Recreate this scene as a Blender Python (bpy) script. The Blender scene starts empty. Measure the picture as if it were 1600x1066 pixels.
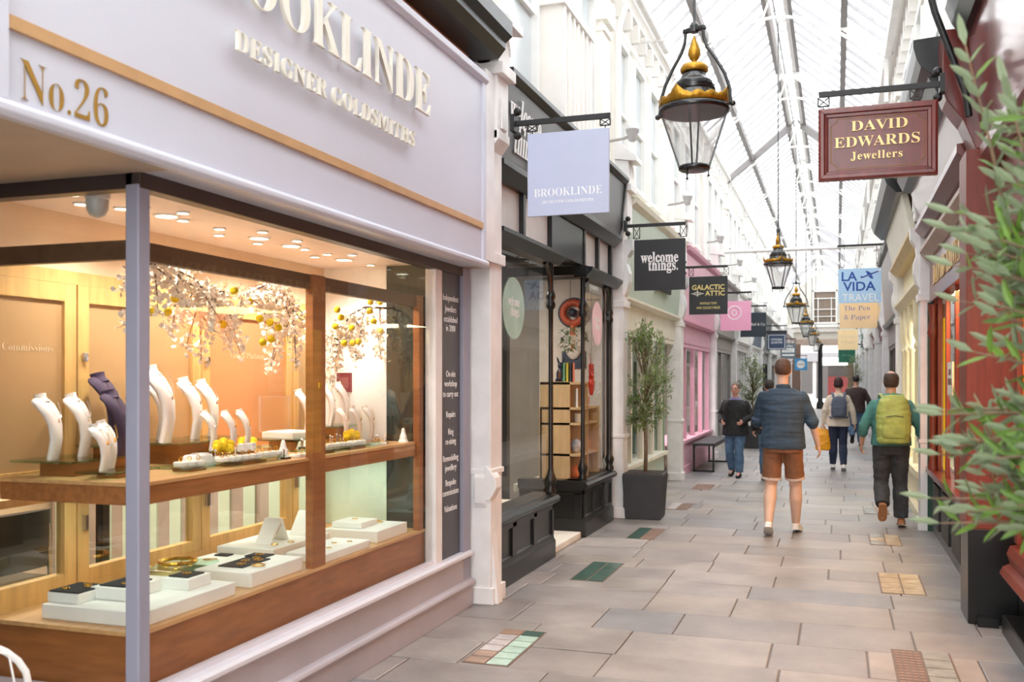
import bpy, bmesh, math, random
from mathutils import Vector, Matrix, noise
sc = bpy.context.scene
col = sc.collection
R = random.Random(7)
PI = math.pi
# ------------------------------------------------------------ camera, sky, exposure
cam = bpy.data.cameras.new('camera')
cam.sensor_width = 36.0; cam.lens = 33.75; cam.shift_y = 59/1600
cam.clip_end = 400
cam.dof.use_dof = True; cam.dof.focus_distance = 7.6; cam.dof.aperture_fstop = 3.2
camo = bpy.data.objects.new('camera', cam); col.objects.link(camo)
camo.location = (0, 0, 1.6); camo.rotation_euler = (PI/2, 0, math.atan(508/1500))
sc.camera = camo
w = bpy.data.worlds.new('sky'); sc.world = w; w.use_nodes = True
nt = w.node_tree; nt.nodes.clear()
bg = nt.nodes.new('ShaderNodeBackground'); wo = nt.nodes.new('ShaderNodeOutputWorld')
bg.inputs[0].default_value = (0.97, 0.985, 1.0, 1); bg.inputs[1].default_value = 1.0      # bright overcast sky
nt.links.new(bg.outputs[0], wo.inputs[0])
vs = sc.view_settings
vs.view_transform = 'Standard'; vs.look = 'None'; vs.gamma = 1.0; vs.use_curve_mapping = False
vs.exposure = 2.42
sc.cycles.use_denoising = True
sc.cycles.max_bounces = 10; sc.cycles.diffuse_bounces = 6; sc.cycles.glossy_bounces = 3
sc.cycles.transparent_max_bounces = 16; sc.cycles.transmission_bounces = 6
sc.cycles.caustics_reflective = False; sc.cycles.caustics_refractive = False
sc.cycles.sample_clamp_indirect = 6.0

def lamp(name, kind, loc, power, colr, size=0.1, rot=(0, 0, 0), spot=None, parent=None, sizey=None):
    l = bpy.data.lights.new(name, kind); l.energy = power; l.color = colr
    if kind == 'AREA':
        l.size = size
        if sizey: l.shape = 'RECTANGLE'; l.size_y = sizey
    elif kind == 'SPOT': l.shadow_soft_size = size; l.spot_size = spot or 1.8; l.spot_blend = 0.7
    else: l.shadow_soft_size = size
    o = bpy.data.objects.new(name, l); col.objects.link(o)
    o.location = loc; o.rotation_euler = rot
    return o
WARM = (1.0, 0.74, 0.45)
# display window lamps, then unseen area lights brightening the shop rooms
for i, (x, y) in enumerate(((-2.95, 3.45), (-2.95, 4.1), (-2.95, 4.75), (-2.95, 5.4))):
    lamp('downlight_bulb', 'SPOT', (x, y, 2.33), 8.5, (1.0, 0.91, 0.82), 0.05, spot=2.6)
for i, y in enumerate((3.4, 4.2, 5.0, 5.55)):
    lamp('shelf_strip_light', 'AREA', (-2.95, y, 1.09), .35, (0.86, 1.0, 0.88), 0.5, sizey=0.1)
lamp('goldsmith_room_fill', 'AREA', (-4.4, 4.6, 2.7), 34, (1.0, 0.88, 0.74), 1.6)  # fill added to brighten the room behind the display, no fitting
lamp('gift_shop_fill', 'AREA', (-3.6, 8.6, 2.9), 30, (1.0, 0.9, 0.78), 1.4)  # unseen fill, added because the black shop's room is dark
lamp('pink_shop_fill', 'AREA', (-3.7, 17.4, 2.4), 20, (1.0, 0.92, 0.9), 1.2)  # unseen area light added to brighten the pink shop
lamp('right_jeweller_lamp', 'AREA', (1.4, 9.0, 2.35), 18, (1.0, 0.62, 0.25), 1.0)
lamp('near_right_jeweller_fill', 'AREA', (1.4, 5.0, 2.35), 16, (1.0, 0.5, 0.16), 1.0)  # unseen warm fill added inside the nearest right shop
lamp('cream_shop_fill', 'AREA', (1.5, 13.2, 2.4), 12, (1.0, 0.85, 0.6), 1.0)  # fill added inside the cream shop, no visible lamp

# ------------------------------------------------------------ materials
def lin(c):
    return tuple(((v/255)/12.92 if v/255 <= 0.04045 else ((v/255+0.055)/1.055)**2.4) for v in c)
MATS = {}
def mat(name, rgb, rough=0.5, metal=0.0, var=0.06, scale=6.0, bump=0.0, spec=0.5, stretch=None, coat=0.0, rgb2=None, detail=4):
    if name in MATS: return MATS[name]
    m = bpy.data.materials.new(name); m.use_nodes = True
    n = m.node_tree; b = n.nodes['Principled BSDF']
    c = lin(rgb)
    tc = n.nodes.new('ShaderNodeTexCoord'); mp = n.nodes.new('ShaderNodeMapping')
    n.links.new(tc.outputs['Object'], mp.inputs['Vector'])
    if stretch: mp.inputs['Scale'].default_value = stretch
    ns = n.nodes.new('ShaderNodeTexNoise'); ns.inputs['Scale'].default_value = scale; ns.inputs['Detail'].default_value = detail
    n.links.new(mp.outputs[0], ns.inputs['Vector'])
    rp = n.nodes.new('ShaderNodeValToRGB')
    lo = tuple(v*(1-var*2) for v in c) if rgb2 is None else lin(rgb2); hi = tuple(min(1, v*(1+var)) for v in c)
    rp.color_ramp.elements[0].color = (*lo, 1); rp.color_ramp.elements[0].position = 0.3
    rp.color_ramp.elements[1].color = (*hi, 1); rp.color_ramp.elements[1].position = 0.7
    n.links.new(ns.outputs['Fac'], rp.inputs['Fac']); n.links.new(rp.outputs['Color'], b.inputs['Base Color'])
    b.inputs['Roughness'].default_value = rough; b.inputs['Metallic'].default_value = metal
    b.inputs['Specular IOR Level'].default_value = spec
    if coat: b.inputs['Coat Weight'].default_value = coat; b.inputs['Coat Roughness'].default_value = 0.08
    if bump:
        bp = n.nodes.new('ShaderNodeBump'); bp.inputs['Strength'].default_value = bump; bp.inputs['Distance'].default_value = 0.01
        n.links.new(ns.outputs['Fac'], bp.inputs['Height']); n.links.new(bp.outputs[0], b.inputs['Normal'])
    MATS[name] = m; return m
def emit(name, rgb, strength):
    m = bpy.data.materials.new(name); m.use_nodes = True; n = m.node_tree; n.nodes.clear()
    e = n.nodes.new('ShaderNodeEmission'); o = n.nodes.new('ShaderNodeOutputMaterial')
    e.inputs[0].default_value = (*lin(rgb), 1); e.inputs[1].default_value = strength
    n.links.new(e.outputs[0], o.inputs[0]); MATS[name] = m; return m
def glass(name, tint=(1, 1, 1), ior=1.45, rough=0.0, haze=0.0, hazecol=(0.9, 0.9, 0.9)):
    m = bpy.data.materials.new(name); m.use_nodes = True; n = m.node_tree; n.nodes.clear()
    o = n.nodes.new('ShaderNodeOutputMaterial'); t = n.nodes.new('ShaderNodeBsdfTransparent'); g = n.nodes.new('ShaderNodeBsdfGlossy')
    t.inputs[0].default_value = (*tint, 1); g.inputs['Roughness'].default_value = rough
    f = n.nodes.new('ShaderNodeFresnel'); gm = n.nodes.new('ShaderNodeNewGeometry'); mr = n.nodes.new('ShaderNodeMapRange')
    mr.inputs[3].default_value = ior; mr.inputs[4].default_value = 1/ior      # a thin sheet: the same reflection from both faces
    n.links.new(gm.outputs['Backfacing'], mr.inputs[0]); n.links.new(mr.outputs[0], f.inputs[0])
    mx = n.nodes.new('ShaderNodeMixShader'); n.links.new(f.outputs[0], mx.inputs[0])
    n.links.new(t.outputs[0], mx.inputs[1]); n.links.new(g.outputs[0], mx.inputs[2])
    last = mx
    if haze:
        d = n.nodes.new('ShaderNodeBsdfTranslucent'); d.inputs[0].default_value = (*hazecol, 1)
        m2 = n.nodes.new('ShaderNodeMixShader'); m2.inputs[0].default_value = haze
        n.links.new(mx.outputs[0], m2.inputs[1]); n.links.new(d.outputs[0], m2.inputs[2]); last = m2
    n.links.new(last.outputs[0], o.inputs[0]); MATS[name] = m; return m
def leafmat(name, top, under):
    m = bpy.data.materials.new(name); m.use_nodes = True; n = m.node_tree; b = n.nodes['Principled BSDF']
    g = n.nodes.new('ShaderNodeNewGeometry'); oi = n.nodes.new('ShaderNodeTexNoise'); oi.inputs['Scale'].default_value = 9
    tc = n.nodes.new('ShaderNodeTexCoord'); n.links.new(tc.outputs['Object'], oi.inputs['Vector'])
    rp = n.nodes.new('ShaderNodeValToRGB'); t = lin(top)
    rp.color_ramp.elements[0].color = (t[0]*.55, t[1]*.6, t[2]*.6, 1); rp.color_ramp.elements[0].position = .35
    rp.color_ramp.elements[1].color = (t[0]*1.25, t[1]*1.25, t[2]*1.05, 1); rp.color_ramp.elements[1].position = .65
    n.links.new(oi.outputs['Fac'], rp.inputs['Fac'])
    mx = n.nodes.new('ShaderNodeMix'); mx.data_type = 'RGBA'
    n.links.new(g.outputs['Backfacing'], mx.inputs['Factor']); n.links.new(rp.outputs[0], mx.inputs[6]); mx.inputs[7].default_value = (*lin(under), 1)
    n.links.new(mx.outputs[2], b.inputs['Base Color']); b.inputs['Roughness'].default_value = .45
    b.inputs['Subsurface Weight'].default_value = 0
    tr = n.nodes.new('ShaderNodeBsdfTranslucent'); n.links.new(mx.outputs[2], tr.inputs[0])
    ms = n.nodes.new('ShaderNodeMixShader'); ms.inputs[0].default_value = .3
    n.links.new(b.outputs[0], ms.inputs[1]); n.links.new(tr.outputs[0], ms.inputs[2])
    n.links.new(ms.outputs[0], n.nodes['Material Output'].inputs[0])
    MATS[name] = m; return m

white = mat('white_paint', (238, 236, 232), .5, var=.03, scale=3, bump=.05)
oldwhite = mat('worn_white_paint', (236, 234, 233), .45, var=.05, scale=5, bump=.12)
brickwhite = mat('painted_render', (240, 238, 232), .6, var=.03, scale=2, bump=.1)
cream = mat('cream_paint', (236, 224, 190), .45, var=.04)
palecream = mat('pale_cream_paint', (226, 222, 206), .45, var=.04)
lav = mat('grey_lavender_paint', (208, 210, 222), .38, var=.015, scale=2)
lavd = mat('slate_lavender_paint', (150, 150, 166), .4, var=.03, scale=2)
mauve = mat('mauve_grey_paint', (176, 170, 177), .4, var=.05, scale=2.5)
sillp = mat('pale_sill_paint', (218, 217, 226), .35, var=.02)
darkframe = mat('dark_bronze_frame', (58, 48, 46), .4, var=.05)
black = mat('black_gloss_paint', (24, 25, 26), .3, var=.1, scale=4, spec=.5)
blacksoft = mat('charcoal_board_paint', (92, 92, 95), .35, var=.03)
iron = mat('black_iron', (26, 26, 27), .45, var=.1, metal=.0)
pitch = mat('black_metal', (24, 24, 26), .2, var=.1, metal=.0, spec=.7)
gold = mat('gold_leaf', (190, 140, 40), .35, metal=.6, var=.15, scale=30)
goldflat = mat('gold_letter_paint', (172, 132, 52), .4, metal=.25, var=.08)
goldbright = mat('pale_gold_letter', (238, 205, 140), .35, metal=.3, var=.05)
brushed = mat('brushed_brass_strip', (214, 170, 120), .38, metal=.35, var=.05, scale=8)
letterw = mat('ivory_metal_letter', (240, 236, 222), .3, metal=.1, var=.02)
wtext = mat('white_lettering', (244, 244, 244), .5, var=.0)
soffitm = mat('soffit_paint', (190, 170, 150), .5, var=.04)
wood = mat('display_wood', (156, 98, 54), .4, var=.12, scale=5, stretch=(1, 1, 6), spec=.4)
woodh = mat('display_wood_grain', (166, 108, 62), .38, var=.13, scale=5, stretch=(8, .8, 8), spec=.4)
woodl = mat('pale_oak_top', (206, 160, 106), .4, var=.1, scale=5, stretch=(6, .8, 6))
woody = mat('honey_pine_frame', (208, 168, 104), .4, var=.1, scale=4, stretch=(5, 5, .8))
woodd = mat('dark_walnut_beam', (96, 70, 48), .45, var=.12, scale=4, stretch=(5, .7, 5))
oak = mat('light_oak_shelf', (214, 178, 132), .45, var=.08, scale=4, stretch=(5, 5, .8))
tan = mat('tan_frosted_panel', (176, 142, 98), .5, var=.05, scale=2)
orangep = mat('orange_light_panel', (196, 140, 92), .5, var=.06, scale=2)  # orange light on one display door, put into the panel colour
wallp = mat('warm_wall_paint', (222, 196, 164), .6, var=.03)
ceilp = mat('display_ceiling_paint', (240, 226, 218), .6, var=.02)
mint = mat('pale_mint_panel', (206, 224, 204), .4, var=.03)
darkgrey = mat('anthracite_panel', (72, 74, 80), .4, var=.03)
mirror = mat('smoked_mirror', (84, 90, 88), .06, metal=.75, var=.03)
bustw = mat('white_leatherette', (240, 234, 228), .45, var=.02)
bustd = mat('aubergine_velvet', (66, 52, 78), .8, var=.08)
chrome = mat('polished_chrome', (200, 200, 205), .15, metal=1, var=.02)
silver = mat('silver_jewellery', (225, 225, 228), .2, metal=1, var=.02)
goldj = mat('gold_jewellery', (232, 182, 70), .25, metal=1, var=.05)
trayw = mat('white_tray_card', (232, 234, 228), .5, var=.02)
trayb = mat('black_velvet_pad', (30, 30, 32), .9, var=.1)
yellowf = mat('yellow_pompom', (240, 205, 20), .8, var=.15, scale=60, bump=.6)
petal = mat('blossom_petal', (252, 238, 220), .6, var=.05, scale=20)
twig = mat('brown_twig', (82, 58, 44), .7, var=.15, scale=20)
bark = mat('olive_bark', (128, 104, 82), .8, var=.15, scale=20, bump=.4)
soil = mat('dark_soil', (60, 48, 40), .9, var=.2, scale=30, bump=.5)
planterm = mat('ribbed_charcoal_planter', (66, 66, 68), .6, var=.06)
sage = mat('sage_green_paint', (178, 192, 178), .45, var=.03)
saged = mat('mid_green_paint', (132, 160, 132), .45, var=.03)
pinkp = mat('pink_paint', (226, 172, 190), .45, var=.03)
pinkpale = mat('rose_frame_paint', (214, 150, 172), .45, var=.03)
greyp = mat('stone_grey_paint', (160, 154, 150), .5, var=.04)
mahog = mat('mahogany_paint', (112, 42, 34), .3, var=.14, scale=4, stretch=(6, 6, .8), coat=.3)
mahogr = mat('red_mahogany_panel', (124, 52, 36), .42, var=.12, scale=9, stretch=(5, 5, .5))
mahogl = mat('lit_mahogany_board', (124, 58, 54), .22, var=.08, coat=.5)  # pinker copy of mahogany: light on the fascia boards is in the colour
maroon = mat('maroon_paint', (104, 28, 28), .4, var=.08)
signp = mat('periwinkle_sign', (184, 192, 216), .4, var=.01)
signk = mat('black_sign', (36, 36, 40), .45, var=.04)
signn = mat('navy_sign', (40, 54, 64), .45, var=.04)
signpink = mat('pink_sign', (240, 176, 204), .45, var=.02)
signblue = mat('sky_blue_sign', (176, 212, 242), .4, var=.01)
bluetext = mat('royal_blue_letter', (26, 72, 160), .45, var=.0)
signyel = mat('pale_yellow_sign', (252, 222, 170), .45, var=.02)
lilac = mat('lilac_letter', (150, 138, 178), .5, var=.0)
goldtext = mat('mustard_letter', (226, 204, 130), .5, var=.0)
lobred = mat('lobster_red', (206, 44, 30), .4, var=.1)
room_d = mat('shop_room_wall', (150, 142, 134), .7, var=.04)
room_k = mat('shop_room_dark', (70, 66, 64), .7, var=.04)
roomfl = mat('shop_room_floor', (120, 100, 84), .6, var=.08)
wglass = glass('shop_glass', (.97, .98, .97), 1.42)
oglass = glass('thin_old_glass', (.93, .95, .94), 1.6)
edgeglass = glass('green_edge_glass', (.74, .90, .82), 1.5)
lampglass = glass('lantern_glass', (.95, .96, .96), 1.3, haze=.28, hazecol=(.97,.97,.98))
roofglass = glass('roof_glass', (.96, .975, .98), 1.1, haze=.25, hazecol=(.95, .96, .97))
upglass = mat('upper_window_glass', (196, 204, 208), .12, var=.05, scale=1.5, spec=.7)
roofw = mat('white_iron', (226, 224, 222), .5, var=.04)
roofg = mat('grey_glazing_bar', (150, 148, 150), .5, var=.06)
roofd = mat('grey_steel_beam', (120, 116, 114), .5, var=.06)
bulb = emit('lamp_glow', (255, 236, 210), 3.0)
orangelit = emit('amber_reflection_glow', (255, 120, 20), .3)  # orange window reflections given as a glowing surface
yellowlit = emit('yellow_strip_glow', (255, 190, 20), .3)  # yellow strip of light in a window, put in as glow
leafg = leafmat('olive_leaf', (112, 136, 68), (160, 172, 136))
leafgn = leafmat('olive_leaf_bright', (106, 140, 60), (150, 166, 134))

# ------------------------------------------------------------ mesh helpers
BENCH = bpy.data.scenes.new('workbench')            # empty side scene where modifiers and text are turned into meshes
def bake(o):
    BENCH.collection.objects.link(o); vl = BENCH.view_layers[0]; vl.update(); dg = vl.depsgraph; dg.update()
    me = bpy.data.meshes.new_from_object(o.evaluated_get(dg)); BENCH.collection.objects.unlink(o)
    return me
class MB:
    def __init__(s): s.v = []; s.f = []
    def add(s, vs, fs):
        o = len(s.v); s.v += [tuple(p) for p in vs]; s.f += [tuple(i+o for i in f) for f in fs]; return s
    def box(s, x0, x1, y0, y1, z0, z1):
        return s.add([(x0,y0,z0),(x1,y0,z0),(x1,y1,z0),(x0,y1,z0),(x0,y0,z1),(x1,y0,z1),(x1,y1,z1),(x0,y1,z1)],
                     [(0,3,2,1),(4,5,6,7),(0,1,5,4),(1,2,6,5),(2,3,7,6),(3,0,4,7)])
    def cbox(s, c, sx, sy, sz, rz=0, top=None):
        cr, sr = math.cos(rz), math.sin(rz); vs = []
        for z, k in ((-sz/2, 1), (sz/2, top or 1)):
            for x, y in ((-1,-1),(1,-1),(1,1),(-1,1)):
                a, b = x*sx/2*k, y*sy/2*k
                vs.append((c[0]+a*cr-b*sr, c[1]+a*sr+b*cr, c[2]+z))
        return s.add(vs, [(0,3,2,1),(4,5,6,7),(0,1,5,4),(1,2,6,5),(2,3,7,6),(3,0,4,7)])
    def bar(s, p, q, w, h=None, up=(0,0,1)):
        p, q = Vector(p), Vector(q); h = h or w; d = (q-p).normalized(); u = Vector(up)
        if abs(d.dot(u)) > .98: u = Vector((0,1,0))
        a = d.cross(u).normalized()*w/2; b = a.cross(d).normalized()*h/2
        vs = [e+i*a+j*b for e in (p, q) for i, j in ((-1,-1),(1,-1),(1,1),(-1,1))]
        return s.add(vs, [(0,3,2,1),(4,5,6,7),(0,1,5,4),(1,2,6,5),(2,3,7,6),(3,0,4,7)])
    def tube(s, pts, r, n=8, flat=None):
        pts = [Vector(p) for p in pts]; m = len(pts)
        rs = r if isinstance(r, (list, tuple)) else [r]*m
        vs = []; a = None
        for i, p in enumerate(pts):
            d = (pts[min(i+1, m-1)]-pts[max(i-1, 0)]).normalized()
            if a is None:
                u = Vector((0,0,1)) if abs(d.z) < .9 else Vector((0,1,0))
                a = d.cross(u).normalized()
            else:
                a = (a - d*a.dot(d)).normalized()
            b = a.cross(d).normalized()
            k = flat or 1
            for j in range(n):
                t = 2*PI*j/n; vs.append(p + a*math.cos(t)*rs[i] + b*math.sin(t)*rs[i]*k)
        fs = [(i*n+j, i*n+(j+1)%n, (i+1)*n+(j+1)%n, (i+1)*n+j) for i in range(m-1) for j in range(n)]
        fs += [tuple(range(n-1, -1, -1)), tuple((m-1)*n+j for j in range(n))]
        return s.add(vs, fs)
    def lathe(s, prof, c=(0,0,0), n=20, sx=1, sy=1):
        vs = []; m = len(prof)
        for r, z in prof:
            for j in range(n):
                t = 2*PI*(j+.5)/n; vs.append((c[0]+r*math.cos(t)*sx, c[1]+r*math.sin(t)*sy, c[2]+z))
        fs = [(i*n+j, i*n+(j+1)%n, (i+1)*n+(j+1)%n, (i+1)*n+j) for i in range(m-1) for j in range(n)]
        fs += [tuple(range(n-1, -1, -1)), tuple((m-1)*n+j for j in range(n))]
        return s.add(vs, fs)
    def ball(s, c, rx, ry=None, rz=None, n=12, m=8):
        ry = ry or rx; rz = rz or rx
        return s.lathe([(max(1e-4, math.sin(PI*i/m)), -math.cos(PI*i/m)*rz) for i in range(m+1)], c, n, rx, ry)
    def ext(s, prof, y0, y1):                       # an xz outline run along y
        n = len(prof)
        vs = [(x, y0, z) for x, z in prof] + [(x, y1, z) for x, z in prof]
        fs = [(i, (i+1)%n, n+(i+1)%n, n+i) for i in range(n)] + [tuple(range(n-1,-1,-1)), tuple(range(n, 2*n))]
        return s.add(vs, fs)
    def extx(s, prof, x0, x1):                      # a yz outline run along x
        n = len(prof)
        vs = [(x0, y, z) for y, z in prof] + [(x1, y, z) for y, z in prof]
        fs = [(i, (i+1)%n, n+(i+1)%n, n+i) for i in range(n)] + [tuple(range(n-1,-1,-1)), tuple(range(n, 2*n))]
        return s.add(vs, fs)
    def loft(s, rings):                             # rings of equal-length point lists
        n = len(rings[0]); vs = [p for r in rings for p in r]; m = len(rings)
        fs = [(i*n+j, i*n+(j+1)%n, (i+1)*n+(j+1)%n, (i+1)*n+j) for i in range(m-1) for j in range(n)]
        fs += [tuple(range(n-1,-1,-1)), tuple((m-1)*n+j for j in range(n))]
        return s.add(vs, fs)
    def leaf(s, p, d, up, L, W):
        p, d = Vector(p), Vector(d).normalized(); a = d.cross(Vector(up))
        if a.length < 1e-3: a = d.cross(Vector((1,0,0)))
        a.normalize(); nn = a.cross(d)
        vs = [p, p+d*L*.35+a*W/2+nn*W*.12, p+d*L*.75+a*W*.38+nn*W*.05, p+d*L-nn*W*.2, p+d*L*.75-a*W*.38+nn*W*.05, p+d*L*.35-a*W/2+nn*W*.12]
        return s.add(vs, [(0,1,2,3), (0,3,4,5)])
    def build(s, name, m, parent=None, smooth=None, bevel=0, remesh=0, relax=0, folds=0, kind=None, fix=True):
        me = bpy.data.meshes.new(name); me.from_pydata(s.v, [], s.f)
        if fix:
            bm = bmesh.new(); bm.from_mesh(me); bmesh.ops.recalc_face_normals(bm, faces=bm.faces); bm.to_mesh(me); bm.free()
        o = bpy.data.objects.new(name, me)
        if remesh:
            md = o.modifiers.new('r', 'REMESH'); md.mode = 'VOXEL'; md.voxel_size = remesh
            if relax:
                md = o.modifiers.new('s', 'SMOOTH'); md.iterations = relax; md.factor = .5
            m2 = bake(o); o.modifiers.clear(); o.data = m2; m2.name = name; bpy.data.meshes.remove(me); me = m2
            if folds:
                me.update()
                nv = [v.normal.copy() for v in me.vertices]; cs = [v.co.copy() for v in me.vertices]; out = []
                for c, nn in zip(cs, nv):
                    k = noise.noise(Vector((c.x*9, c.y*9, c.z*22)))+.6*noise.noise(Vector((c.x*20+4, c.y*20, c.z*30)))
                    out += (c + nn*k*folds)[:]
                me.vertices.foreach_set('co', out)
            smooth = 3
        col.objects.link(o)
        if smooth:
            for p in me.polygons: p.use_smooth = True
            if smooth < 3: me.set_sharp_from_angle(angle=smooth)
        if bevel:
            md = o.modifiers.new('bevel', 'BEVEL'); md.width = bevel; md.segments = 2; md.limit_method = 'ANGLE'; md.harden_normals = False
        me.materials.append(m)
        if parent is not None:
            o.parent = parent
        if kind: o['kind'] = kind
        return o

def tag(o, label=None, cat=None, group=None, kind=None):
    if label: o['label'] = label
    if cat: o['category'] = cat
    if group: o['group'] = group
    if kind: o['kind'] = kind
    return o
WORLDROOTS = set()
def thing(name, label, cat, loc=(0,0,0), rz=0, group=None, world=False, kind=None):
    o = bpy.data.objects.new(name, None); col.objects.link(o); o.empty_display_size = .1
    o.location = loc; o.rotation_euler = (0,0,rz)
    tag(o, label, cat, group, kind)
    if world: WORLDROOTS.add(o)
    return o
def part(root, name, mb, m, label=None, **k):
    o = mb.build(name, m, None, **k); o.parent = root
    if root in WORLDROOTS: o.location = -root.location          # parts drawn in world coordinates sit back under their root
    if label: o['label'] = label
    return o
def solo(name, mb, m, label, cat, group=None, kind=None, **k):
    o = mb.build(name, m, None, **k); recentre(o); return tag(o, label, cat, group, kind)
def recentre(o):
    me = o.data
    if not me.vertices: return
    n = len(me.vertices); xs = [v.co for v in me.vertices]
    c = Vector((sum(v.x for v in xs)/n, sum(v.y for v in xs)/n, min(v.z for v in xs)))
    me.transform(Matrix.Translation(-c)); o.location = c
def struct(name, mb, m, parent=None, **k):
    o = mb.build(name, m, None, **k); o['kind'] = 'structure'
    if parent: o.parent = parent
    return o
def dup(root, loc, rz=None, label=None, group=None, scale=None):
    def cp(o, par):
        c = o.copy(); col.objects.link(c)
        if par: c.parent = par
        for ch in list(o.children): cp(ch, c)
        return c
    r = cp(root, None); r.location = loc
    if rz is not None: r.rotation_euler = (0,0,rz)
    if scale: r.scale = (scale,)*3
    if label: r['label'] = label
    if group: r['group'] = group
    return r
def serif(t):
    o = ''
    for ch in t:
        if 'A' <= ch <= 'Z': o += chr(0x1D400+ord(ch)-65)
        elif 'a' <= ch <= 'z': o += chr(0x1D41A+ord(ch)-97)
        elif '0' <= ch <= '9': o += chr(0x1D7CE+ord(ch)-48)
        else: o += ch
    return o
def text(root, name, lines, origin, right, up, m, depth=.003, width=None, height=None, thin=0, space=1.0, align='CENTER', gap=1.0, label=None, xs=None):
    """lettering lying on a plane; origin = middle of the first line's baseline (or its left end)"""
    cu = bpy.data.curves.new('t', 'FONT'); cu.body = '\n'.join(lines) if isinstance(lines, (list, tuple)) else lines
    cu.extrude = .5; cu.resolution_u = 3; cu.align_x = align; cu.space_character = space; cu.space_line = gap; cu.offset = thin
    o = bpy.data.objects.new('t', cu); me = bake(o)
    bpy.data.objects.remove(o); bpy.data.curves.remove(cu)
    xsz = [v.co.x for v in me.vertices]; ww = max(xsz)-min(xsz)
    cap = .7
    ky = height/cap if height else width/ww
    kx = width/ww if width else ky
    if xs: kx = ky*xs
    rr, uu = Vector(right).normalized(), Vector(up).normalized(); nn = rr.cross(uu)
    M = Matrix((rr*kx, uu*ky, nn*depth)).transposed().to_4x4(); M.translation = Vector(origin)+nn*depth/2
    me.transform(M); me.name = name
    ob = bpy.data.objects.new(name, me); col.objects.link(ob); me.materials.append(m)
    ob.parent = root
    if root in WORLDROOTS: ob.location = -root.location
    if label: ob['label'] = label
    return ob
# ------------------------------------------------------------ the arcade: floor, walls, roof
BL, BR = -2.42, 0.93          # shopfront base lines, left and right
BAYS = [6.5, 10.95, 15.25, 19.75, 23.9, 28.2, 32.5, 36.8, 41.1, 45.4, 49.7, 54.0]
def slab_floor():
    rr = random.Random(3); mb = MB(); cols = []
    tones = [(150,145,143), (156,150,147), (149,145,144), (158,151,147), (154,149,148), (151,146,143), (143,143,146), (160,153,148)]
    mb.box(-2.9, 1.5, -5, 62, -.2, -.012); cols += [(116,109,105)]*6
    y = -5
    while y < 62:
        h = rr.uniform(.38, .62); x = -2.9-rr.uniform(0, .5)
        while x < 1.5:
            wd = rr.uniform(.5, 1.05); g = .0035; sk = rr.uniform(-.012, .012)
            x0, x1, y0, y1 = max(x, -2.9)+g, min(x+wd, 1.5)-g, y+g, y+h-g
            if x1-x0 > .05:
                z = rr.uniform(-.002, .001); b = .006
                vs = [(x0,y0,-.02),(x1,y0+sk,-.02),(x1,y1+sk,-.02),(x0,y1,-.02),
                      (x0,y0,z-.004),(x1,y0+sk,z-.004),(x1,y1+sk,z-.004),(x0,y1,z-.004),
                      (x0+b,y0+b,z),(x1-b,y0+b+sk,z),(x1-b,y1-b+sk,z),(x0+b,y1-b,z)]
                mb.add(vs, [(0,1,5,4),(1,2,6,5),(2,3,7,6),(3,0,4,7),(4,5,9,8),(5,6,10,9),(6,7,11,10),(7,4,8,11),(8,9,10,11)])
                c = rr.choice(tones); k = rr.uniform(.93, 1.05); cols += [tuple(v*k for v in c)]*9
            x += wd
        y += h
    m = bpy.data.materials.new('york_stone_slabs'); m.use_nodes = True; n = m.node_tree; b = n.nodes['Principled BSDF']
    at = n.nodes.new('ShaderNodeAttribute'); at.attribute_name = 'slab'
    tc = n.nodes.new('ShaderNodeTexCoord'); n1 = n.nodes.new('ShaderNodeTexNoise'); n1.inputs['Scale'].default_value = 2.2; n1.inputs['Detail'].default_value = 8; n1.inputs['Roughness'].default_value = .65
    n2 = n.nodes.new('ShaderNodeTexNoise'); n2.inputs['Scale'].default_value = 40; n2.inputs['Detail'].default_value = 4
    n.links.new(tc.outputs['Object'], n1.inputs['Vector']); n.links.new(tc.outputs['Object'], n2.inputs['Vector'])
    r1 = n.nodes.new('ShaderNodeValToRGB'); r1.color_ramp.elements[0].color = (.66,.64,.63,1); r1.color_ramp.elements[0].position=.3; r1.color_ramp.elements[1].color = (1.12,1.1,1.08,1); r1.color_ramp.elements[1].position=.68
    n.links.new(n1.outputs['Fac'], r1.inputs['Fac'])
    mx = n.nodes.new('ShaderNodeMix'); mx.data_type='RGBA'; mx.blend_type='MULTIPLY'; mx.inputs['Factor'].default_value=1
    n.links.new(at.outputs['Color'], mx.inputs[6]); n.links.new(r1.outputs['Color'], mx.inputs[7])
    n.links.new(mx.outputs[2], b.inputs['Base Color'])
    r2 = n.nodes.new('ShaderNodeMapRange'); r2.inputs[3].default_value=.3; r2.inputs[4].default_value=.6
    n.links.new(n1.outputs['Fac'], r2.inputs[0]); n.links.new(r2.outputs[0], b.inputs['Roughness'])
    bp = n.nodes.new('ShaderNodeBump'); bp.inputs['Strength'].default_value=.25; bp.inputs['Distance'].default_value=.006
    ad = n.nodes.new('ShaderNodeMath'); ad.operation='ADD'; n.links.new(n1.outputs['Fac'], ad.inputs[0]); n.links.new(n2.outputs['Fac'], ad.inputs[1])
    n.links.new(ad.outputs[0], bp.inputs['Height']); n.links.new(bp.outputs[0], b.inputs['Normal'])
    o = mb.build('floor', m, fix=False); o['kind'] = 'structure'
    ca = o.data.color_attributes.new('slab', 'FLOAT_COLOR', 'CORNER')
    for p, c in zip(o.data.polygons, cols):
        l = (*lin(c), 1)
        for li in p.loop_indices: ca.data[li].color = l
slab_floor()
street = mat('street_paving', (190, 186, 180), .8)
struct('ground_street', MB().box(-14, 14, 62, 95, -.2, 0), street)

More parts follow.
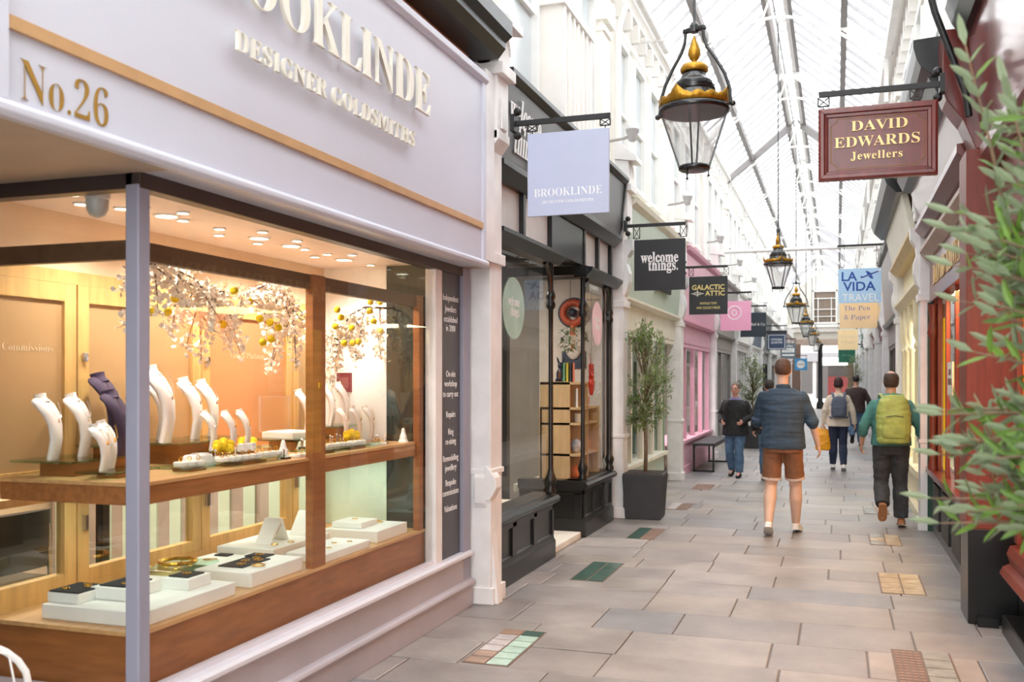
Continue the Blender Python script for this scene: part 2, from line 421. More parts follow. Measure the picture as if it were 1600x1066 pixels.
def cornice(sd, X, y0, y1):                            # sd = +1 left wall (projects to +x), -1 right wall
    m = MB()
    pr = [(0,5.98),(.05,5.98),(.05,6.06),(.03,6.08),(.03,6.3),(.08,6.34),(.16,6.42),(.2,6.42),(.2,6.5),(0,6.5)]
    m.ext([(X+sd*a, z) for a, z in pr], y0, y1); return m
def upper_wall(sd, X, name):
    back = X-sd*.25
    o = struct(name, MB().box(min(X, back), max(X, back), -5, 56, 3.7, 6.5), brickwhite)
    struct('cornice', cornice(sd, X, -5, 56), white, o)
    br = MB(); y = -4.8
    while y < 56:
        a, b = sorted((X+sd*.02, X+sd*.14)); br.box(a, b, y, y+.09, 6.1, 6.34); y += .5
    struct('cornice_brackets', br, white, o)
    return o
wl = upper_wall(1, -2.65, 'wall_left')
wr = upper_wall(-1, 0.97, 'wall_right')
WN = [0]
def sash(sd, X, y0, y1, z0, z1, parentless=True):
    WN[0] += 1
    f = lambda p: X+sd*p
    def bx(m, p0, p1, *r): a, b = sorted((f(p0), f(p1))); return m.box(a, b, *r)
    m = MB(); t = .055
    bx(m, 0, .085, y0-t, y0, z0, z1); bx(m, 0, .085, y1, y1+t, z0, z1)
    bx(m, 0, .09, y0-t, y1+t, z1, z1+t+.03); bx(m, 0, .12, y0-t-.03, y1+t+.03, z0-t, z0)
    zm = (z0+z1)/2; bx(m, 0, .06, y0, y1, zm-.025, zm+.025)
    fr = struct('window_%d' % WN[0], m, white)
    struct('pane', bx(MB(), 0, .02, y0, y1, z0, z1), upglass, fr)
    return fr
def strip(sd, X, y, w=.34):
    f = lambda p: X+sd*p
    m = MB()
    for p, z0, z1, e in ((.1, 3.7, 5.98, 0), (.13, 3.7, 3.95, .03), (.13, 5.6, 5.66, .02), (.16, 5.72, 5.98, .05)):
        a, b = sorted((f(0), f(p))); m.box(a, b, y-w/2-e, y+w/2+e, z0, z1)
    return m
TN = [0]
for sd, X in ((1, -2.65), (-1, .97)):
    for i, y in enumerate([2.2]+BAYS):
        TN[0] += 1; struct('trim_%d' % TN[0], strip(sd, X, y), brickwhite)
for i, y in enumerate([2.2]+BAYS[:-1]):
    nx = BAYS[i]
    if i == 1: continue
    for k in range(3):
        wy = y+.72+k*(nx-y-1.44-.62)/2
        sash(1, -2.65, wy, wy+.62, 4.15, 5.8)
for i, y in enumerate([2.2]+BAYS[:-1]):
    nx = BAYS[i]
    for k in range(3):
        wy = y+.72+k*(nx-y-1.44-.62)/2
        sash(-1, .97, wy, wy+.62, 4.15, 5.8)
sash(1, -2.65, 7.35, 8.3, 4.0, 5.85); sash(1, -2.65, 8.72, 9.5, 5.25, 5.85); sash(1, -2.65, 9.9, 10.45, 4.2, 5.85)
m = MB().box(-2.65, -2.42, 8.6, 9.64, 3.9, 5.08).box(-2.67, -2.38, 8.55, 9.69, 5.08, 5.16)
for k in range(7): m.box(-2.42, -2.395, 8.62+k*.165, 8.66+k*.165, 3.9, 5.08)
struct('trim_40', m, white)
# drain pipes on the left wall
for k, (y, z0, z1) in enumerate(((11.35, 3.8, 6.1), (19.3, 3.8, 6.1))):
    struct('trim_%d' % (41+k), MB().tube([(-2.5, y, z0), (-2.5, y, z1-.3), (-2.4, y, z1)], .045, 10), white, smooth=1)

# floors above the shops, party walls and backs of the shops
struct('wall_left_rear', MB().box(-6.4, -6.2, 0.9, 57, 0, 4), room_d)
struct('wall_right_rear', MB().box(3.6, 3.8, -5, 57, 0, 4), room_d)
struct('ceiling_left_shops', MB().box(-6.4, -2.66, 0.9, 57, 3.85, 4.0), room_d)
struct('ceiling_right_shops', MB().box(.98, 3.8, -5, 57, 3.85, 4.0), room_d)
struct('wall_left_near', MB().box(-2.75, -2.5, -5, .9, 0, 3.7).box(-6.4, -2.5, .85, .9, 0, 3.85), white)
struct('wall_right_near', MB().box(.97, 1.2, -5, 2.4, 0, 3.75), white)
k = 0
for y in [6.35]+BAYS[1:]:
    struct('wall_left_partition_%d' % k, MB().box(-6.2, -2.62, y-.04, y+.08, 0, 3.85), room_d); k += 1
for k, y in enumerate([2.4, 7.05]+BAYS[1:]):
    struct('wall_right_partition_%d' % k, MB().box(1.16, 3.6, y-.04, y+.08, 0, 3.85), room_d)

# roof: glass slopes on white iron, open ridge lantern, arched trusses
EL, ER, RX, EZ, RZ = -2.62, .76, -.93, 6.5, 7.95
LERP = lambda a, b, t: a+(b-a)*t
roof = struct('ceiling', MB().add([(EL,-5,EZ),(EL,56,EZ),(RX-.12,56,RZ-.1),(RX-.12,-5,RZ-.1),(ER,-5,EZ),(ER,56,EZ),(RX+.12,56,RZ-.1),(RX+.12,-5,RZ-.1),(RX-.12,-5,RZ),(RX-.12,56,RZ),(RX+.12,56,RZ),(RX+.12,-5,RZ)],
                                  [(0,1,2,3),(4,7,6,5),(8,9,10,11)]), roofglass, fix=False)
m = MB(); y = -4.9
while y < 56:
    for ex in (EL, ER):
        k = .12 if ex > RX else -.12
        m.bar((ex, y, EZ-.03), (RX+k, y, RZ-.13), .026, .05)
    y += .5
struct('glazing_bar', m, roofg, roof)
for ex, t, mm in ((EL, .393, roofd), (ER, .393, roofd), (EL, .03, roofw), (ER, .03, roofw)):
    x, z = LERP(ex, RX, t), LERP(EZ, RZ, t)
    struct('purlin', MB().box(x-.045, x+.045, -5, 56, z-.2, z-.06), mm if t > .1 else roofw, roof)
m = MB().box(RX-.17, RX-.1, -5, 56, RZ-.28, RZ-.02).box(RX+.1, RX+.17, -5, 56, RZ-.28, RZ-.02); y = -4.9
while y < 56: m.box(RX-.1, RX+.1, y, y+.05, RZ-.2, RZ-.14); y += .5
struct('ridge_frame', m, roofw, roof)
for k in (-1, 1): struct('ridge_gutter', MB().box(RX+k*.2-.03, RX+k*.2+.03, -5, 56, RZ-.3, RZ-.22), roofd, roof)
struct('ridge_conduit', MB().tube([(RX-.04,-5,RZ-.33),(RX-.04,56,RZ-.33)], .014, 6), roofg, roof)
def truss(y, grey=False):
    mm = roofd if grey else roofw; m = MB()
    for ex in (EL, ER):
        m.bar((ex, y, EZ-.12), (RX, y, RZ-.22), .09 if grey else .05, .14)
    o = struct('roof_truss', m, mm)
    a = MB(); pts = []
    for i in range(15):
        t = -1+2*i/14; pts.append((RX+t*1.6, y, 7.15-.95*t*t))
    a.tube(pts, .026, 6)
    a.tube([(RX-.16,y,7.15),(RX,y,7.6),(RX+.16,y,7.15)], .02, 6)
    struct('arch_rib', a, roofw, o, smooth=1)
    b = MB()
    for s_ in (-1, 1):
        for q in range(4):
            an = q*PI/2; cx, cz = RX+s_*1.35+.07*math.cos(an), 6.5+.07*math.sin(an)
            b.tube([(cx+.055*math.cos(u*PI/5), y, cz+.055*math.sin(u*PI/5)) for u in range(11)], .016, 5)
        b.bar((RX+s_*1.6, y, 6.3), (RX+s_*1.2, y, 6.75), .03)
        b.bar((RX+s_*1.62, y, 5.7), (RX+s_*1.62, y, 6.45), .06)
    b.lathe([(.02,-.3),(.1,-.22),(.12,-.1),(.05,0)], (RX, y, RZ-.2), 10)
    struct('boss', b, roofw, o)
    return o
for y in [2.2]+BAYS: truss(y, abs(y-23.9) < .1)
struct('trim_43', MB().tube([(-2.62, 22.4, 4.5), (.95, 22.4, 4.5)], .04, 10), roofw, smooth=1)
# white service rails along the left eave
struct('trim_44', MB().tube([(-2.3, 3, 6.25), (-2.3, 13.6, 6.25)], .05, 10).bar((-2.65,13.0,6.2),(-2.2,13.0,6.2),.03), roofw, smooth=1)

# end of the arcade: gable with a gallery window over the way out
gw = MB()
gw.add([(-2.9,56,3.75),(.97,56,3.75),(.97,56,6.5),(RX,56,RZ),(-2.9,56,6.5),(-2.9,56.3,3.75),(.97,56.3,3.75),(.97,56.3,6.5),(RX,56.3,RZ),(-2.9,56.3,6.5)],
       [(0,1,2,3,4),(9,8,7,6,5),(0,5,6,1),(1,6,7,2),(4,9,5,0)])
endm = mat('gable_render', (206, 202, 194), .7, var=.03)
e = struct('wall_end', gw, endm)
struct('ledge', MB().box(-2.6, .95, 55.7, 56, 4.45, 4.6).box(-2.6,.95,55.85,56,4.2,4.45), white, e)
struct('beam', MB().box(-2.6, .95, 55.6, 56.3, 3.45, 3.78), mat('brown_lintel', (176, 158, 144), .6), e)
m = MB().box(-1.3, -1.22, 55.85, 56, 4.7, 6.5).box(-.08, 0, 55.85, 56, 4.7, 6.5).box(-1.3, 0, 55.85, 56, 6.42, 6.5).box(-1.3, 0, 55.85, 56, 4.65, 4.73)
for x in (-1.0, -.3): m.box(x-.02, x+.02, 55.88, 56, 4.7, 6.1)
for z in (5.05, 5.45, 6.05): m.box(-1.22, -.08, 55.88, 56, z-.02, z+.02)
wf = struct('window_90', m, white); struct('pane', MB().box(-1.22, -.08, 55.96, 56.0, 4.7, 6.45), mat('brown_pane', (120, 104, 90), .3), wf)  # plain brown pane
m = MB().bar((EL+.3, 55.7, 6.5), (RX, 55.7, 7.6), .1, .15).bar((ER-.3, 55.7, 6.5), (RX, 55.7, 7.6), .1, .15)
struct('trim_45', m, roofw)
struct('column_black', MB().lathe([(.2,0),(.2,.3),(.13,.4),(.12,3.3),(.2,3.45)], (-.85, 53.5, 0), 14), iron, smooth=1)
wsf = struct('wall_street_far', MB().box(-9, 9, 82, 84, 0, 11), mat('street_white_wall', (178, 174, 172), .8))
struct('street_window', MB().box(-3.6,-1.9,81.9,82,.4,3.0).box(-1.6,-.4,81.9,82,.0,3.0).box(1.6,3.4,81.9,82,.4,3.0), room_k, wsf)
struct('street_frieze', MB().box(-4,4,81.8,82,3.0,3.7), mat('street_frieze',(120,118,120),.6), wsf)
struct('floor_left_shops', MB().box(-6.2, -2.9, .9, 57, -.2, -.004), roomfl)
struct('floor_right_shops', MB().box(1.5, 3.6, -5, 57, -.2, -.004), roomfl)

# the street end beyond the arcade
sv = thing('street_kiosk', 'white roofed stall with maroon front seen through the far opening', 'stall', (.6, 70, 0), world=True)
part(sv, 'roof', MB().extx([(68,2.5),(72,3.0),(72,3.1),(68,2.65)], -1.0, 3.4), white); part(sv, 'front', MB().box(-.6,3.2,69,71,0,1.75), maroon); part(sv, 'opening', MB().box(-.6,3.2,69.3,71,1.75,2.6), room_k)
struct('wall_street_left', MB().box(-9,-3.2,62,63,0,6.5), mat('street_stone', (196,186,176), .8))
struct('trim_50', MB().box(-2.5,-1.9,55,55.5,0,3.5).box(.55,.95,55,55.5,0,3.5), mat('far_timber_frame',(120,96,84),.5))

# unseen porch walls of the goldsmith, added dark to keep room light off
struct('wall_left_porch_baffle', MB().box(-4.06,-4.0,.9,3.0,0,2.4).box(-4.0,-2.5,.9,.94,0,2.6), room_k)  # dark walls added to block the room light from the porch
# black gutter cornice with a timber gap above the goldsmith fascia
struct('trim_70', MB().ext([(-2.7,3.84),(-2.24,3.84),(-2.19,3.9),(-2.19,3.94),(-2.14,3.98),(-2.14,4.08),(-2.7,4.14)], 2.0, 6.33), black)
struct('trim_71', MB().box(-2.5,-2.42,2.1,6.2,3.7,3.85), mat('raw_timber',(196,150,116),.7))
# ------------------------------------------------------------ goldsmith's shopfront (left, nearest)
g = thing('shopfront', 'grey lavender goldsmith shopfront with raised ivory letters and gold number', 'shopfront', (-2.45, 4.5, 0), world=True)
m = MB().box(-2.62, -2.30, 2.14, 6.17, 2.375, 3.64)
fb = part(g, 'fascia_board', m, lav)
m = MB()
m.ext([(-2.31,2.36),(-2.275,2.36),(-2.262,2.375),(-2.262,2.395),(-2.275,2.41),(-2.31,2.41)], 2.09, 6.2)
m.box(-2.31, -2.278, 2.09, 2.175, 2.41, 3.66).box(-2.31, -2.285, 6.14, 6.2, 2.41, 3.66)
m.ext([(-2.64,3.62),(-2.285,3.62),(-2.262,3.64),(-2.262,3.68),(-2.285,3.7),(-2.64,3.7)], 2.09, 6.2)
part(g, 'fascia_moulding', m, lav, bevel=.004)
part(g, 'gold_strip', MB().box(-2.31, -2.284, 2.175, 6.14, 2.625, 2.665), brushed, 'brushed gold strip')
LY, LZ = (0,1,0), (0,0,1)
lt = text(g, 'lettering', serif('BROOKLINDE'), (-2.272, 4.005, 3.13), LY, LZ, letterw, .02, width=2.33, height=.25, thin=-.013, label='large ivory raised letters')
text(g, 'lettering', serif('DESIGNER GOLDSMITHS'), (-2.272, 4.11, 2.908), LY, LZ, letterw, .016, width=1.7, height=.085, thin=-.011, space=1.12, label='small ivory raised letters')
text(g, 'lettering', serif('No.26'), (-2.2985, 2.415, 2.432), LY, LZ, goldflat, .003, width=.36, height=.128, thin=-.018, label='painted gold number')
part(g, 'soffit', MB().box(-4.0, -2.31, 2.12, 2.96, 2.372, 2.42).box(-2.6, -2.31, 2.9, 6.34, 2.378, 2.42), soffitm)
m = MB().box(-2.535, -2.465, 2.95, 6.34, 2.315, 2.378).box(-4.0, -2.5, 2.95, 3.02, 2.315, 2.375)
part(g, 'header', m, darkframe, bevel=.004)
part(g, 'corner_post', MB().box(-2.53, -2.468, 2.945, 3.01, .39, 2.33), lavd, bevel=.006)
part(g, 'jamb', MB().box(-2.54, -2.46, 6.215, 6.345, .2, 2.375), lavd, bevel=.006)
part(g, 'jamb_strip', MB().box(-2.55, -2.475, 5.76, 5.87, .39, 2.32), oldwhite, bevel=.004)
pn = part(g, 'information_panel', MB().box(-2.53, -2.488, 5.87, 6.215, .39, 2.32), darkgrey, 'dark panel listing services in white')
rows = [('Independent',467),('Jewellers',484),('established',500),('in 2000',514),('On-site',585),('workshop',600),('to carry out',616),('Repairs',648),('Ring',675),('re-sizing',690),('Remodelling',716),('jewellery',731),('Bespoke',754),('commissions',769),('Valuations',794)]
for t, v in rows:
    z = 1.6-(v+4-592)*6.53/1500
    text(pn, 'lettering', t, (-2.4875, 6.045, z), LY, LZ, wtext, .002, height=.042, xs=.92)
m = MB().ext([(-2.55,.35),(-2.445,.35),(-2.43,.36),(-2.43,.38),(-2.45,.392),(-2.55,.392)], 2.93, 6.34)
m.box(-4, -2.5, 2.93, 3.03, .35, .392)
part(g, 'sill', m, sillp, bevel=.003)
part(g, 'glazing_bead', MB().box(-2.525, -2.485, 3.01, 5.76, .392, .412), sillp)
m = MB().box(-2.56, -2.462, 2.94, 6.345, 0, .352).box(-4, -2.46, 2.94, 3.04, 0, .352)
m.ext([(-2.47,.0),(-2.44,.0),(-2.44,.145),(-2.425,.15),(-2.418,.165),(-2.425,.18),(-2.44,.188),(-2.47,.195)], 2.94, 6.345)
part(g, 'plinth', m, mauve, bevel=.003)
gl = MB().add([(-2.5,3.0,.41),(-2.5,5.77,.41),(-2.5,5.77,2.32),(-2.5,3.0,2.32)], [(0,1,2,3)])
part(g, 'window_glass', gl, wglass, fix=False)
gl = MB().add([(-2.5,2.985,.4),(-4,2.985,.4),(-4,2.985,2.32),(-2.5,2.985,2.32)], [(0,1,2,3)])
part(g, 'side_glass', gl, wglass, fix=False)

# display case behind the glass
d = thing('display_case', 'brown wooden window display case behind the goldsmith glass', 'display case', (-2.95, 4.4, 0), world=True)
part(d, 'platform', MB().box(-3.36, -2.565, 3.05, 5.78, 0, .60), wood, bevel=.004)
part(d, 'platform_top', MB().box(-3.3, -2.555, 3.04, 5.78, .60, .617), woodl, 'pale wooden top')
part(d, 'shelf', MB().box(-3.29, -2.59, 3.09, 5.74, 1.10, 1.175), woodh, bevel=.003)
part(d, 'shelf_top', MB().box(-3.29, -2.585, 3.085, 5.74, 1.175, 1.19), woodl, 'pale wooden shelf top')
for y0, y1 in ((3.035, 3.095), (4.36, 4.49), (5.69, 5.755)):
    part(d, 'upright', MB().box(-2.605, -2.56, y0, y1, .617, 2.14), wood, bevel=.003)
part(d, 'top_beam', MB().box(-2.62, -2.58, 3.06, 5.755, 2.065, 2.14).box(-3.3, -2.6, 3.05, 3.09, 2.065, 2.14), woodd, bevel=.003)
part(d, 'ceiling_panel', MB().box(-3.4, -2.54, 3.0, 5.86, 2.35, 2.372), ceilp)
part(d, 'back_fascia', MB().box(-3.38, -3.31, 3.0, 5.82, 2.08, 2.35), wallp)
part(d, 'end_panel', MB().box(-3.32, -2.84, 5.78, 5.84, 1.15, 2.35), white, 'white end panel')
part(d, 'end_panel', MB().box(-3.32, -2.84, 5.78, 5.84, .6, 1.15), mint, 'lower end panel, tinted by green light through glass')  # end panel is white; green light through glass is in this colour
part(d, 'end_mirror', MB().box(-2.84, -2.545, 5.785, 5.85, .6, 2.35), mirror, 'dark mirrored end panel')
part(d, 'back_rail', MB().box(-3.36, -3.3, 3.0, 5.8, .6, .66).box(-3.36, -3.3, 3.0, 5.8, 2.03, 2.09), woody, bevel=.002)
dd = [(3.0,3.53,'Commissions',tan),(3.53,4.44,'Gold',tan),(4.44,5.37,'Gold & Platinum',orangep),(5.37,5.8,None,tan)]
for y0, y1, t, pm in dd:
    f = .075
    m = MB().box(-3.35,-3.3,y0+.005,y0+f,.66,2.03).box(-3.35,-3.3,y1-f,y1-.005,.66,2.03).box(-3.35,-3.3,y0+f,y1-f,1.95,2.03).box(-3.35,-3.3,y0+f,y1-f,.66,.72).box(-3.35,-3.3,y0+f,y1-f,1.12,1.2)
    dr = part(d, 'back_door', m, woody, bevel=.002)
    pp = part(dr, 'upper_panel', MB().box(-3.33,-3.318,y0+f,y1-f,1.2,1.95), pm)
    if t: text(pp, 'lettering', serif(t), (-3.3175, (y0+y1)/2, 1.72), LY, LZ, mat('etched_letter',(214,190,154),.5), .001, height=.034, thin=-.015)
    part(dr, 'lower_glass', MB().box(-3.33,-3.325,y0+f,y1-f,.72,1.12), oglass)
    part(dr, 'handle', MB().box(-3.3,-3.275,y0+.03,y0+.045,.9,.97).lathe([(.012,0),(.016,.02),(.012,.04)],(-3.29,y0+.04,1.68),10), chrome, 'chrome handle')
for z0,z1,yc in ((1.3,1.5,4.48),): part(d, 'lock', MB().lathe([(.014,0),(.014,.03)], (-2.56,yc-.055,1.55), 10), gold)

# downlights in the display ceiling
big = [(260,336),(405,371),(455,383),(538,405)]
small = [(113,302),(126,317),(189,324),(225,324),(286,331),(286,343),(343,356),(342,366),(410,361),(403,379),(464,375),(476,388),(511,396),(492,400),(550,397),(579,413)]
def onz(u, v, z):
    dd_ = 1500*(1.6-z)/(v-592); l = (u-800)/1500*dd_; return (l*.9472-dd_*.3208, l*.3208+dd_*.9472)
def downlight(x, y, r, lab, grp):
    o = thing('downlight', lab, 'downlight', (x, y, 2.35), group=grp)
    part(o, 'trim_ring', MB().lathe([(r,0),(r,-.006),(r*.82,-.01),(r*.74,-.004),(r*.74,0)], (0,0,0), 20), white, smooth=1)
    part(o, 'lamp', MB().lathe([(r*.74,-.001),(r*.74,-.006)], (0,0,0), 16), bulb)
    return o
for i, (u, v) in enumerate(big):
    x, y = onz(u, v, 2.35); x = max(-3.22, min(-2.66, x)); downlight(x, min(y, 5.7), .06, 'large round ceiling downlight glowing above the jewellery display', 'large downlights in the display ceiling')
for i, (u, v) in enumerate(small):
    x, y = onz(u, v, 2.35); x = max(-3.25, min(-2.64, x)); downlight(x, max(3.06, min(y, 5.72)), .032, 'small round downlight beside the large ones in the display ceiling', 'small downlights in the display ceiling')
x, y = onz(152, 300, 2.35)
dm = thing('ceiling_sensor', 'grey domed sensor on the display ceiling near the corner post', 'sensor', (max(x,-3.2), max(y, 3.1), 2.35))
part(dm, 'dome', MB().lathe([(.045,-.03),(.043,-.07),(.03,-.095),(.005,-.105)], (0,0,0), 16), mat('sensor_grey', (196,196,190), .3), smooth=1)
part(dm, 'base', MB().lathe([(.05,0),(.05,-.03)], (0,0,0), 16), white)

# the shop room behind
dk = thing('desk', 'honey wooden desk in the goldsmith shop behind the display', 'desk', (-4.3, 4.0, 0), world=True)
part(dk, 'desk_top', MB().box(-4.75, -3.75, 3.4, 4.3, .98, 1.02), oak)
for x, y in ((-4.7,3.45),(-3.8,3.45),(-4.7,4.25),(-3.8,4.25)): part(dk, 'leg', MB().box(x-.025,x+.025,y-.025,y+.025,0,.98), iron)
ch = thing('office_chair', 'dark leather chair with metal frame behind the display', 'chair', (-3.78, 3.55, 0), world=True)
part(ch, 'seat', MB().cbox((-3.78,3.5,.62), .42,.4,.07), black, bevel=.03)
part(ch, 'backrest', MB().loft([[(-3.62+.03*math.cos(a), 3.5+.2*math.sin(a), z) for a in [k*PI/6 for k in range(12)]] for z in (.7,.8,.92,.97)]), black, smooth=1)
part(ch, 'frame', MB().tube([(-3.62,3.32,.0),(-3.6,3.32,.6),(-3.62,3.32,.9)],.012,6).tube([(-3.62,3.68,.0),(-3.6,3.68,.6),(-3.62,3.68,.9)],.012,6).tube([(-3.95,3.32,0),(-3.95,3.32,.6)],.012,6).tube([(-3.95,3.68,0),(-3.95,3.68,.6)],.012,6), chrome, 'chrome frame')
cb = thing('striped_screen', 'pale vertically striped screen inside the goldsmith shop', 'screen', (-4.6, 6.15, 0), world=True)
part(cb, 'panel', MB().box(-6.0,-3.42,6.15,6.2,0,1.9), mat('taupe_panel', (176,158,146), .6))
m = MB(); x = -5.95
while x < -3.5: m.box(x,x+.1,6.13,6.15,0,1.9); x += .22
part(cb, 'stripe', m, mint)
struct('wall_left_goldsmith_back', MB().box(-6.2,-6.1,.9,6.3,0,3.8), wallp)
# white hoop by the door
hp = thing('hoop_stand', 'white tubular hoop with thin cord at the bottom left corner', 'stand', (-2.75, 2.35, 0), world=True)
part(hp, 'hoop', MB().tube([(-2.56,2.52,0)]+[(-2.74+.18*math.cos(a), 2.38+.14*math.cos(a), .58+.16*math.sin(a)) for a in [k*PI/12 for k in range(13)]]+[(-2.92,2.24,0)], .012, 10), white, smooth=1)
part(hp, 'cord', MB().tube([(-2.54,2.46,.0),(-2.53,2.46,.5),(-2.56,2.44,.7),(-2.72,2.34,.76),(-2.84,2.28,.78),(-2.95,2.2,.72),(-3.0,2.18,0)], .004, 6), white, smooth=1)
# ------------------------------------------------------------ things in the goldsmith's display
def ellring(c, a, b, ax, ay, n=16):
    return [tuple(Vector(c)+Vector(ax)*a*math.cos(2*PI*k/n)+Vector(ay)*b*math.sin(2*PI*k/n)) for k in range(n)]
def bust(mb_body, mb_neck, h, w):
    # leaning necklace bust: faces +x, leans back towards -x at the top
    sp = [(0.0,0,.60,.14),(.015,.12,.58,.15),(.032,.3,.60,.16),(.022,.5,.68,.17),(-.012,.66,.86,.18),(-.065,.78,1.04,.18),(-.11,.85,1.08,.15),(-.132,.875,.84,.1)]
    rings = []
    for i, (x, z, k, t) in enumerate(sp):
        j0, j1 = max(0,i-1), min(len(sp)-1,i+1)
        dx, dz = (sp[j1][0]-sp[j0][0])*h*1.6, (sp[j1][1]-sp[j0][1])*h
        L = math.hypot(dx, dz); nx, nz = dz/L, -dx/L
        rings.append(ellring((x*h*1.6,0,z*h), w/2*k, t*h*.42, (0,1,0), (nx,0,nz)))
    mb_body.loft(rings)
    b = Vector((-.1*h*1.6, 0, .845*h)); u = Vector((-.28,0,1)).normalized(); ax = Vector((1,0,.28)).normalized()
    mb_neck.loft([ellring(b+u*t*h, r*w, r*w*.8, (0,1,0), ax, 14) for t, r in ((-.02,.27),(.03,.2),(.085,.185),(.1,.2),(.115,.2),(.118,.18))])
def make_bust(name, lab, h, w, m, jew):
    o = thing(name, lab, 'necklace bust', (0,0,0), group=None)
    a, b = MB(), MB(); bust(a, b, h, w)
    part(o, 'torso', a, m, smooth=1); part(o, 'neck', b, m, smooth=1)
    c = MB(); n = 14
    c.tube([( (-.055+.10*math.sin(PI*k/n))*h*1.0+.016, w*.3*math.cos(PI*k/n), (.85-.26*math.sin(PI*k/n))*h+.0) for k in range(n+1)], .0009, 4)
    part(o, 'chain', c, jew)
    part(o, 'pendant', MB().ball((.085*h,0,.555*h), .006, .008, .01, 8, 6), jew)
    return o
# X, Y from the shelf plan; z is the top of the plate each stands on
zp = 1.262
B0 = make_bust('necklace_bust', 'white necklace bust on the glass riser nearest the corner, left one', .285, .15, bustw, silver)
B0.location = (-3.12, 3.2, zp); B0.rotation_euler = (0,0,.36)
dup(B0, (-3.12, 3.37, zp), .36, 'white necklace bust on the same corner riser, right of the tallest left one')
S0 = make_bust('necklace_bust', 'small white bust in front of the purple busts, left one', .2, .115, bustw, goldj)
S0.location = (-2.86, 3.2, 1.222); S0.rotation_euler = (0,0,.36)
dup(S0, (-2.92, 3.31, 1.222), .36, 'small white bust in front of the purple busts, right one', scale=1.05)
dup(S0, (-2.84, 3.38, 1.192), .36, 'smallest white bust half hidden by the corner post', scale=.75)
P0 = make_bust('necklace_bust', 'aubergine velvet necklace bust, taller and behind', .34, .2, bustd, silver)
P0.location = (-3.17, 3.6, 1.30); P0.rotation_euler = (0,0,.36)
P1 = make_bust('necklace_bust', 'aubergine velvet necklace bust, shorter and in front', .3, .18, bustd, silver)
P1.location = (-3.03, 3.5, 1.262); P1.rotation_euler = (0,0,.36)
for x, y, z, k, lb in [(-3.0,3.76,1.3,1.32,'tallest white necklace bust just right of the corner post'),(-3.16,3.93,1.3,1.15,'white necklace bust half hidden behind the tallest one'),
             (-3.06,4.06,1.3,1.12,'white necklace bust under the hanging blossom, fourth to the right of the post'),(-2.9,3.98,1.25,.72,'low white bust in front of the row of tall busts'),
             (-3.12,4.28,1.3,1.08,'white bust standing apart before the wooden door frame'),(-3.1,5.2,1.262,1.0,'white bust left of the middle wooden upright'),
             (-3.1,5.5,1.3,1.0,'white bust at upper left of the cluster by the white end panel'),(-3.08,5.66,1.3,1.02,'white bust at upper right of the cluster by the white end panel')]:
    dup(B0, (x, y, z), .36, lb, scale=k)
dup(S0, (-2.87, 4.1, 1.25), .36, 'small slim white bust left of the yellow pompoms', scale=1.0)
dup(S0, (-2.9, 4.27, 1.25), .36, 'small slim white bust right of the yellow pompoms', scale=1.0)
for x, y, lb in [(-2.96,5.43,'small white bust at lower left of the cluster by the end panel'),(-2.93,5.55,'small white bust in the lower middle of the cluster by the end panel'),(-2.9,5.67,'small white bust at lower right of the cluster by the end panel')]:
    dup(S0, (x, y, 1.212), .36, lb, scale=1.1)

def riser(x, y, zt, lx, ly, lab, h=None):
    h = h or zt-1.19-.01
    o = thing('display_riser', lab, 'display riser', (x, y, zt-.01-h))
    part(o, 'block', MB().box(-lx*.3, lx*.3, -ly*.22, ly*.22, 0, h), wood, bevel=.002)
    part(o, 'glass_plate', MB().box(-lx/2, lx/2, -ly/2, ly/2, h, h+.01), edgeglass, 'green edged glass plate')
    return o
for x, y, zt, lx, ly, lb in [(-3.11,3.29,1.262,.3,.36,'glass plate on a wooden block under the first two white busts'),(-2.85,3.28,1.222,.18,.3,'glass plate on a wooden block under the small corner busts'),
      (-3.17,3.6,1.3,.2,.22,'glass riser under the taller purple bust'),(-3.07,3.93,1.3,.34,.42,'glass riser under the tall white busts'),
      (-2.74,3.6,1.214,.16,.26,'low glass riser beside the corner post with trays'),(-2.72,4.0,1.216,.18,.44,'long glass plate of ring trays along the shelf front'),(-3.12,4.28,1.3,.2,.2,'glass riser under the bust standing apart'),
      (-2.87,4.14,1.25,.12,.46,'glass riser under the two slim busts'),(-2.7,4.66,1.216,.2,.3,'glass plate of ring trays behind the mullion'),(-3.0,4.86,1.26,.3,.4,'glass riser under the open jewellery box'),(-2.72,5.05,1.216,.2,.42,'glass plate right of the mullion'),(-3.1,5.56,1.3,.2,.38,'glass riser under the upper busts by the end panel')]:
    riser(x, y, zt, lx, ly, lb)
# scalloped ring trays, ring cones, earring stands
rt = thing('ring_tray', 'small white scalloped tray of rings on the shelf front', 'ring tray', (0,0,0), group='ring trays along the shelf front')
m = MB()
for k in range(3): m.lathe([(.03,0),(.033,.012),(.03,.018)], (0,(k-1)*.05,0), 12)
part(rt, 'tray', m, trayw, smooth=1)
m = MB()
for k in range(3): m.tube([(.011*math.cos(a), (k-1)*.05+.0, .03+.011*math.sin(a)) for a in [q*PI/5 for q in range(11)]], .002, 5)
part(rt, 'ring', m, goldj)
first = True
for x, y, z in [(-2.7,3.83,1.216),(-2.7,4.0,1.216),(-2.71,4.19,1.216),(-2.76,3.9,1.216),(-2.66,4.42,1.191),(-2.68,4.62,1.216),(-2.7,4.74,1.216),(-2.7,4.9,1.216),(-2.7,5.1,1.216),(-2.74,3.6,1.214),(-2.66,5.3,1.191)]:
    if first: rt.location = (x,y,z); first = False
    else: dup(rt, (x,y,z), R.uniform(-.2,.2))
